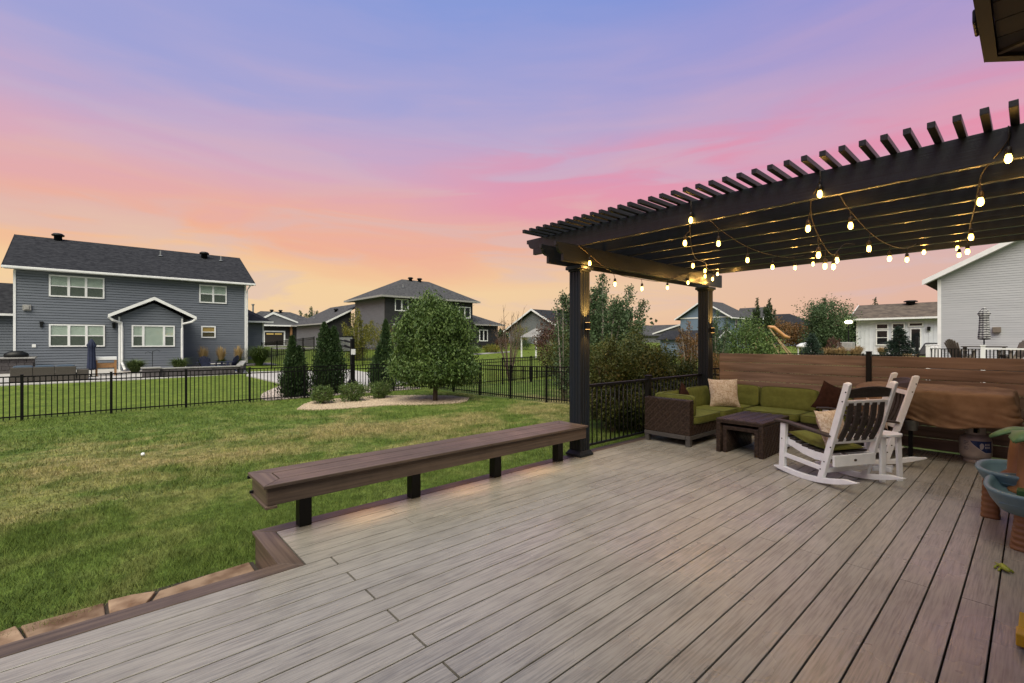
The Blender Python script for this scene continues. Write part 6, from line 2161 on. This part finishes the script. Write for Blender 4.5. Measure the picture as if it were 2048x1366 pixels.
def bare_tree(label, x, y, top, rad, n=26, seed=2):
    z = gz(x, y)
    t = thing("bare_tree", label, "tree", (x, y, z))
    r_ = random.Random(seed)
    a = MB()
    for i in range(n):
        an = r_.uniform(0, 2 * PI)
        k = rad * r_.uniform(.15, 1)
        tp = top - (top - z) * r_.uniform(0, .35) * (k / rad + .3)
        p1 = (x + k * .35 * math.cos(an), y + k * .35 * math.sin(an), z + (tp - z) * .4)
        p2 = (x + k * math.cos(an), y + k * math.sin(an), tp)
        a.tube([(x, y, z - .05), p1, p2], [.030, .018, .005], 5)
        for j in range(5):
            u = r_.uniform(.4, .95)
            q = [p1[d] + (p2[d] - p1[d]) * u for d in range(3)]
            a.tube([q, (q[0] + r_.uniform(-.3, .3), q[1] + r_.uniform(-.3, .3), q[2] + r_.uniform(.15, .5))], [.008, .003], 4)
    a.build("branches", M["bark"], t)
    P = np.stack([x + RNG.normal(size=500) * rad * .5, y + RNG.normal(size=500) * rad * .5, z + RNG.uniform(.2, (top - z) * .8, 500)], 1)
    leaves("sparse_leaves", P, .07, M["leaf_rust"], t)


bare_tree("thin nearly leafless tree with bare upright branches beyond the fence", 16.3, 18.6, 3.5, .95)
tree("copper_shrub", "dark copper-leaved shrub before the white gazebo, left of the near post", "shrub", 20.45, 19.25, 1.45, (1.15, 1.15, 1.5), None, M["leaf_copper"], 330, 24, .11, seed=31, droop=.1, shell=.4, lump=.25)

# gazebo
gb = thing("gazebo", "small white gazebo with a ribbed hip roof behind the copper shrub", "gazebo", (31.5, 32.3, 0))
a = MB()
rf = [(30.5, 33.3), (30.5, 31.0), (32.8, 31.0), (32.8, 33.3)]
for i in range(4):
    p0, p1 = rf[i], rf[(i + 1) % 4]
    for k in range(8):
        u0, u1 = k / 8, (k + .82) / 8
        q = [(p0[0] + (p1[0] - p0[0]) * u, p0[1] + (p1[1] - p0[1]) * u, 1.98) for u in (u0, u1)]
        ap = [(31.65 + (q[j][0] - 31.65) * .03, 32.15 + (q[j][1] - 32.15) * .03, 2.85) for j in (1, 0)]
        a.add([*q, *ap], [(0, 1, 2, 3)])
a.add([(x_, y_, 1.95) for x_, y_ in rf] + [(31.65, 32.15, 2.80)], [(0, 1, 4), (1, 2, 4), (2, 3, 4), (3, 0, 4), (3, 2, 1, 0)])
a.build("roof", M["stone_cap"], gb)
for x_, y_ in rf:
    MB().box(x_ + (.1 if x_ < 31 else -.2), x_ + (.2 if x_ < 31 else -.1), y_ + (.1 if y_ < 32 else -.2), y_ + (.2 if y_ < 32 else -.1), 0, 1.94).build("post", M["trim"], gb)

# plants by the blue house
def grass_clump(name, label, x, y, r_, h, m, n=420, plume=None, group=None, base=None, cat="grass clump", seed=1):
    z = gz(x, y) if base is None else base
    t = thing(name, label, cat, (x, y, z), group=group)
    q = np.random.default_rng(seed)

    def arcs(cnt, hh, rr, wid, m_, nm, z0=0.0, up=.5):
        a_ = q.uniform(0, 2 * PI, cnt)
        k = rr * q.uniform(.15, 1, cnt)
        H_ = hh * q.uniform(.6, 1.05, cnt)
        p0 = np.stack([x + .15 * k * np.cos(a_), y + .15 * k * np.sin(a_), np.full(cnt, z + z0)], 1)
        p1 = np.stack([x + .5 * k * np.cos(a_), y + .5 * k * np.sin(a_), z + z0 + H_ * .75], 1)
        p2 = np.stack([x + k * np.cos(a_), y + k * np.sin(a_), z + z0 + H_ * (up + .5 * q.uniform(0, 1, cnt))], 1)
        s_ = np.stack([-np.sin(a_), np.cos(a_), np.zeros(cnt)], 1) * wid
        V = np.stack([p0 - s_, p0 + s_, p1 - s_ * .8, p1 + s_ * .8, p2 - s_ * .15, p2 + s_ * .15], 1).reshape(-1, 3)
        b_ = (np.arange(cnt) * 6)[:, None]
        Fc = np.concatenate([b_ + np.array([0, 1, 3, 2]), b_ + np.array([2, 3, 5, 4])], 0)
        link(nm, npmesh(nm, V - np.array(origin(t)), Fc), m_, t)
    arcs(n, h, r_, .012 + .006 * r_, m, "blades")
    if plume:
        arcs(int(n * .5), h * 1.55, r_ * .75, .022, M[plume], "plumes", h * .25, .85)
    return t


grass_clump("ornamental_grass", "leafy green clump left of the bay window", 1.40, 33.0, .85, .85, M["blade"], 900, seed=2, group="clumps before the blue house")
grass_clump("ornamental_grass", "leafy green clump right of the bay window", 3.40, 33.0, .80, .88, M["blade"], 900, seed=3, group="clumps before the blue house")
for i, (x_, lb) in enumerate(((4.95, "left"), (5.95, "middle"), (6.95, "right"))):
    grass_clump("feather_grass", "ornamental grass with tan plumes by the blue house, %s of three" % lb, x_, 35.8, .55, .62, M["blade"], 700, "straw", "plumed grasses by the blue house", seed=10 + i)
grass_clump("arching_shrub", "large dark arching shrub at the right corner of the blue house", 8.25, 35.9, 1.2, 1.45, M["blade"], 2200, seed=20, cat="shrub")

# trees around the middle houses
upright_tree("yellow_tree", "slender tree turning yellow before the charcoal house", 16.0, 37.5, 4.3, 1.5, M["leaf_yellow"], 9, 900, .12, seed=12)
tree("yellow_bush", "low yellow-green spreading tree right of the slender yellow tree", "tree", 17.5, 36.5, 1.9, (1.35, 1.35, .9), None, M["leaf_yellow"], 200, 20, .11, seed=13)
upright_tree("garden_tree", "pale green open tree behind the grey garage roof", 27.8, 85, 7.6, 2.2, M["leaf_tall"], 9, 700, .22, seed=14)
tree("conical_tree", "small yellow-green tree between the charcoal house and the grey gable house", "tree", 42.5, 46.2, 2.2, (1.0, 1.0, 1.6), None, M["leaf_yellow"], 150, 18, .14, seed=16)
for i, (x_, y_, rx, h_, mm, lb) in enumerate(((36.5, 43.0, .9, 1.3, "leaf_copper", "dark red shrub at the right corner of the charcoal house"), (38.6, 42.0, 1.3, 1.2, "leaf_dark", "dark green shrub right of the red one by the charcoal house"),
                                           (32.5, 40.0, 1.0, .8, "leaf_yellow", "yellow-green low shrub before the charcoal wing"), (29.0, 39.5, 1.2, .8, "leaf_shrub", "green low shrub right behind the shade tree crown"))):
    shrub("foundation_shrub", lb, x_, y_, rx, h_, M[mm], 160, 18, .12, "shrubs by the charcoal house", .5, 60 + i)
slab("rock_border", [(29, 38.6), (35, 39.6), (35.5, 40.2), (29, 39.4)], .05, .1, M["stone_cap"])

# right-hand yards
upright_tree("young_tree", "narrow young tree with rust at its foot right of the far pergola post", 21.9, 10.0, 3.0, .62, M["leaf_tall"], 9, 900, .08, seed=41)
shrub("rust_shrub", "orange-rust shrub at the foot of the narrow young tree", 21.2, 10.0, .55, 1.45, M["leaf_rust"], 170, 18, .075, None, .6, 71)
upright_tree("rust_tree", "small rust and green tree just left of the far pergola post", 19.94, 10.39, 2.45, .6, M["leaf_rust"], 8, 700, .08, seed=43)
tree("garden_bush", "large bright green leafy bush before the sky blue house", "shrub", 26.3, 10.35, 1.25, (1.35, 1.35, 1.35), None, M["leaf_shade"], 420, 20, .12, seed=44, droop=.3)
for i, (x_, y_, tp, rd, lb) in enumerate(((62.0, 23.2, 7.0, .75, "left"), (62.6, 22.0, 6.8, .7, "right"))):
    upright_tree("columnar_poplar", "columnar poplar right of the sky blue house, %s of the pair" % lb, x_, y_, tp, rd, M["leaf_dark"], 7, 800, .2, seed=45 + i, group="pair of columnar poplars")
tree("broad_tree", "large dense green tree left of the white house", "tree", 58.7, 14.8, 3.4, (2.15, 2.15, 2.7), None, M["leaf_tall"], 520, 22, .2, seed=47, lump=.25)
upright_tree("pointed_tree", "tall pointed green tree rising behind the broad tree by the white house", 59.5, 15.3, 6.3, 1.3, M["leaf_tall"], 9, 800, .2, seed=48)
tree("dark_tree", "dark tree between the broad tree and the white house", "tree", 64.0, 13.5, 2.6, (1.6, 1.6, 2.1), None, M["leaf_dark"], 260, 20, .2, seed=49)
for i, (x_, y_, r_, zz, mm, lb) in enumerate(((66, 22.0, 1.9, 2.6, "leaf_rust", "rust-coloured tree in the gap left of the broad tree"), (68, 24.5, 2.0, 2.4, "leaf_yellow", "yellow-green tree left of the rust-coloured one"),
                                          (72, 28.0, 1.8, 2.6, "leaf_tall", "mid green tree right of the columnar poplars"), (63.0, 18.6, 1.6, 2.1, "leaf_rust", "low rust and green tree beside the broad tree"))):
    tree("garden_tree", lb, "tree", x_, y_, zz, (r_, r_, r_ * .95), None, M[mm], 200, 18, .22, seed=80 + i, group="trees in the right-hand gap")
for i, (x_, y_, lb) in enumerate(((95, 17.3, "left"), (92, 8.0, "right"))):
    upright_tree("roof_top_tree", "dark tree tip above the white house roof, %s one" % lb, x_, y_, 8.6, 1.2, M["leaf_dark"], 6, 500, .3, seed=90 + i, group="tree tips above the white house")
shrub("red_shrub", "dark red shrub left of the corner of the white house", 42.0, 10.2, .6, 1.7, M["leaf_copper"], 150, 18, .1, None, .6, 75, base=.1)


def spruce(label, x, y, base, top, rad, seed):
    t = thing("spruce", label, "spruce", (x, y, base), group="young spruces behind the privacy fence")
    r_ = np.random.default_rng(seed)
    tr_ = MB().tube([(x, y, base), (x, y, top)], [.06, .008], 6)
    Ps, Os = [], []
    H_ = top - base
    for i in range(230):
        u = r_.uniform(0, 1) ** 1.35
        a_ = r_.uniform(0, 2 * PI)
        L_ = rad * (1 - u) ** .9 * r_.uniform(.75, 1.1) + .05
        z0 = base + .05 + u * H_ * .96
        n = int(26 + 50 * L_)
        s_ = r_.uniform(.1, 1, n)
        P = np.stack([x + s_ * L_ * math.cos(a_), y + s_ * L_ * math.sin(a_), z0 + .10 * s_ * L_ - .28 * (s_ * L_) ** 2 / max(rad, .1)], 1)
        P += r_.normal(size=(n, 3)) * .045
        Ps.append(P)
        Os.append(np.tile(np.array([math.cos(a_), math.sin(a_), .25]), (n, 1)))
    tr_.build("trunk", M["bark"], t)
    leaves("needles", np.concatenate(Ps), .11, M["leaf_spruce"], t, np.concatenate(Os) * 1.2, 0, .28, .6)


spruce("young spruce before the white house windows", 33.0, 4.95, .2, 2.38, 1.05, 5)
spruce("young spruce further left, above the first fence panel", 33.0, 9.15, .2, 2.0, .85, 6)
for i, (x_, y_, rr, lb) in enumerate(((36, 9.05, .75, "left"), (36, 8.35, .8, "middle"), (36.2, 7.6, .6, "right"))):
    grass_clump("straw_grass", "mound of straw-coloured grass above the privacy fence, %s of three" % lb, x_, y_, rr, 1.0, M["straw"], 700, None, "straw grasses left of the fence post", base=.25, seed=30 + i)
grass_clump("straw_grass", "low straw-coloured grass at the corner of the white house", 50, 10.3, .8, 1.0, M["straw"], 500, None, None, base=.3, seed=36)
grass_clump("straw_grass", "low straw-coloured grass under the white house windows", 50, 8.6, .8, .9, M["straw"], 500, None, None, base=.3, seed=37)
grass_clump("straw_grass", "straw-coloured grass beside the raised deck", 31.5, 4.25, .55, .75, M["straw"], 600, None, None, base=.2, seed=38)
cg = thing("covered_grill", "dark covered grill beside the white house door", "grill", (52, 5.6, .4))
MB().add([(51.5, 4.6, .4), (52.5, 4.6, .4), (52.5, 6.6, .4), (51.5, 6.6, .4), (51.8, 5.1, 1.45), (52.2, 5.1, 1.45), (52.2, 6.1, 1.45), (51.8, 6.1, 1.45)],
         [(3, 2, 1, 0), (4, 5, 6, 7), (0, 1, 5, 4), (1, 2, 6, 5), (2, 3, 7, 6), (3, 0, 4, 7)]).build("cover", M["side_dark"], cg, bevel=.1)
pp = thing("patio_heater", "dark slim post standing before the white house door", "post", (50, 6.35, .3))
MB().box(49.9, 50.1, 6.25, 6.45, .2, 1.95).build("post", M["black"], pp, bevel=.02)

# play set, canopy, street lamps
ps = thing("play_set", "wooden play set with an orange slide between the green bush and the far trees", "play set", (41, 14, .2))
MB().tube([(41.0, 14.5, 2.75), (41.3, 14.2, 2.72), (41.9, 13.6, 2.0), (42.2, 13.3, 1.85)], [.13, .15, .15, .12], 10).build("slide", M["slide"], ps, smooth=True)
for (p0, p1) in (((40.6, 15.0, 2.75), (40.4, 15.4, .1)), ((41.0, 14.4, 2.6), (42.4, 13.2, .1)), ((41.3, 14.6, 2.0), (42.0, 13.75, .1)), ((40.9, 14.9, 2.6), (41.8, 14.2, .1)), ((41.6, 14.1, 1.9), (43.0, 13.1, .1))):
    MB().beam(p0, p1, .10, .10).build("frame_post", M["playwood"], ps)
MB().box(40.3, 41.5, 14.3, 15.4, 1.35, 1.45).build("platform", M["playwood"], ps)
cn = thing("white_canopy", "white round-topped canopy on thin posts beside the play set", "canopy", (45, 13.2, .2))
MB().lathe([(.75, 0), (.72, .16), (.45, .34), (.05, .42)], 20, (45, 12.9, 1.05)).build("top", M["trim"], cn, smooth=True)
for i in range(4):
    a_ = PI / 4 + i * PI / 2
    MB().tube([(45 + .65 * math.cos(a_), 12.9 + .65 * math.sin(a_), .1), (45 + .65 * math.cos(a_), 12.9 + .65 * math.sin(a_), 1.06)], .05, 6).build("post", M["trim"], cn)
tl_ = thing("utility_trailer", "small white box trailer behind the straw grasses", "trailer", (46, 10.3, .3))
MB().box(45.4, 46.4, 9.75, 10.85, .75, 1.50).build("box", M["stone_cap"], tl_, bevel=.06)
for y_ in (9.70, 10.90):
    MB().tube([(45.9, y_ - .06, .55), (45.9, y_ + .06, .55)], .24, 14).build("wheel", M["black"], tl_)
for (x_, y_, h_, lb) in ((57.9, 12.75, 3.42, "lit street lamp glowing beside the broad tree"), (90, 49.2, 3.75, "lit street lamp glowing beyond the garden shed")):
    t_ = thing("street_lamp", lb, "street lamp", (x_, y_, .9), group="street lamps")
    MB().tube([(x_, y_, .8), (x_, y_, h_)], .07, 8).build("pole", M["black"], t_)
    MB().ball((x_, y_, h_ + .15), .24, 8, (1, 1.5, .75)).build("lamp_head", M["street_glow"], t_, smooth=True)

# trees on the skyline, read as one mass
def woods():
    t = []
    r_ = np.random.default_rng(3)
    Ps = []
    for i in range(260):
        d_ = r_.uniform(170, 260)
        a_ = math.radians(r_.uniform(-12, 118))
        rr = r_.uniform(2.0, 5.0)
        cx, cy = d_ * math.cos(a_), d_ * math.sin(a_)
        P, _ = blob_points((cx, cy, 1.4 + rr * .45), (rr * 1.5, rr * 1.5, rr * .8), 40, 9, rr * .2, .4, .25, i)
        Ps.append(P)
    P = np.concatenate(Ps)
    o = leaves("distant_woods", P, 1.5, M["leaf_dark"], None, None, .1, .8)
    tag(o, "low dark belt of trees along the far skyline between the houses", "woods", kind="stuff")


woods()
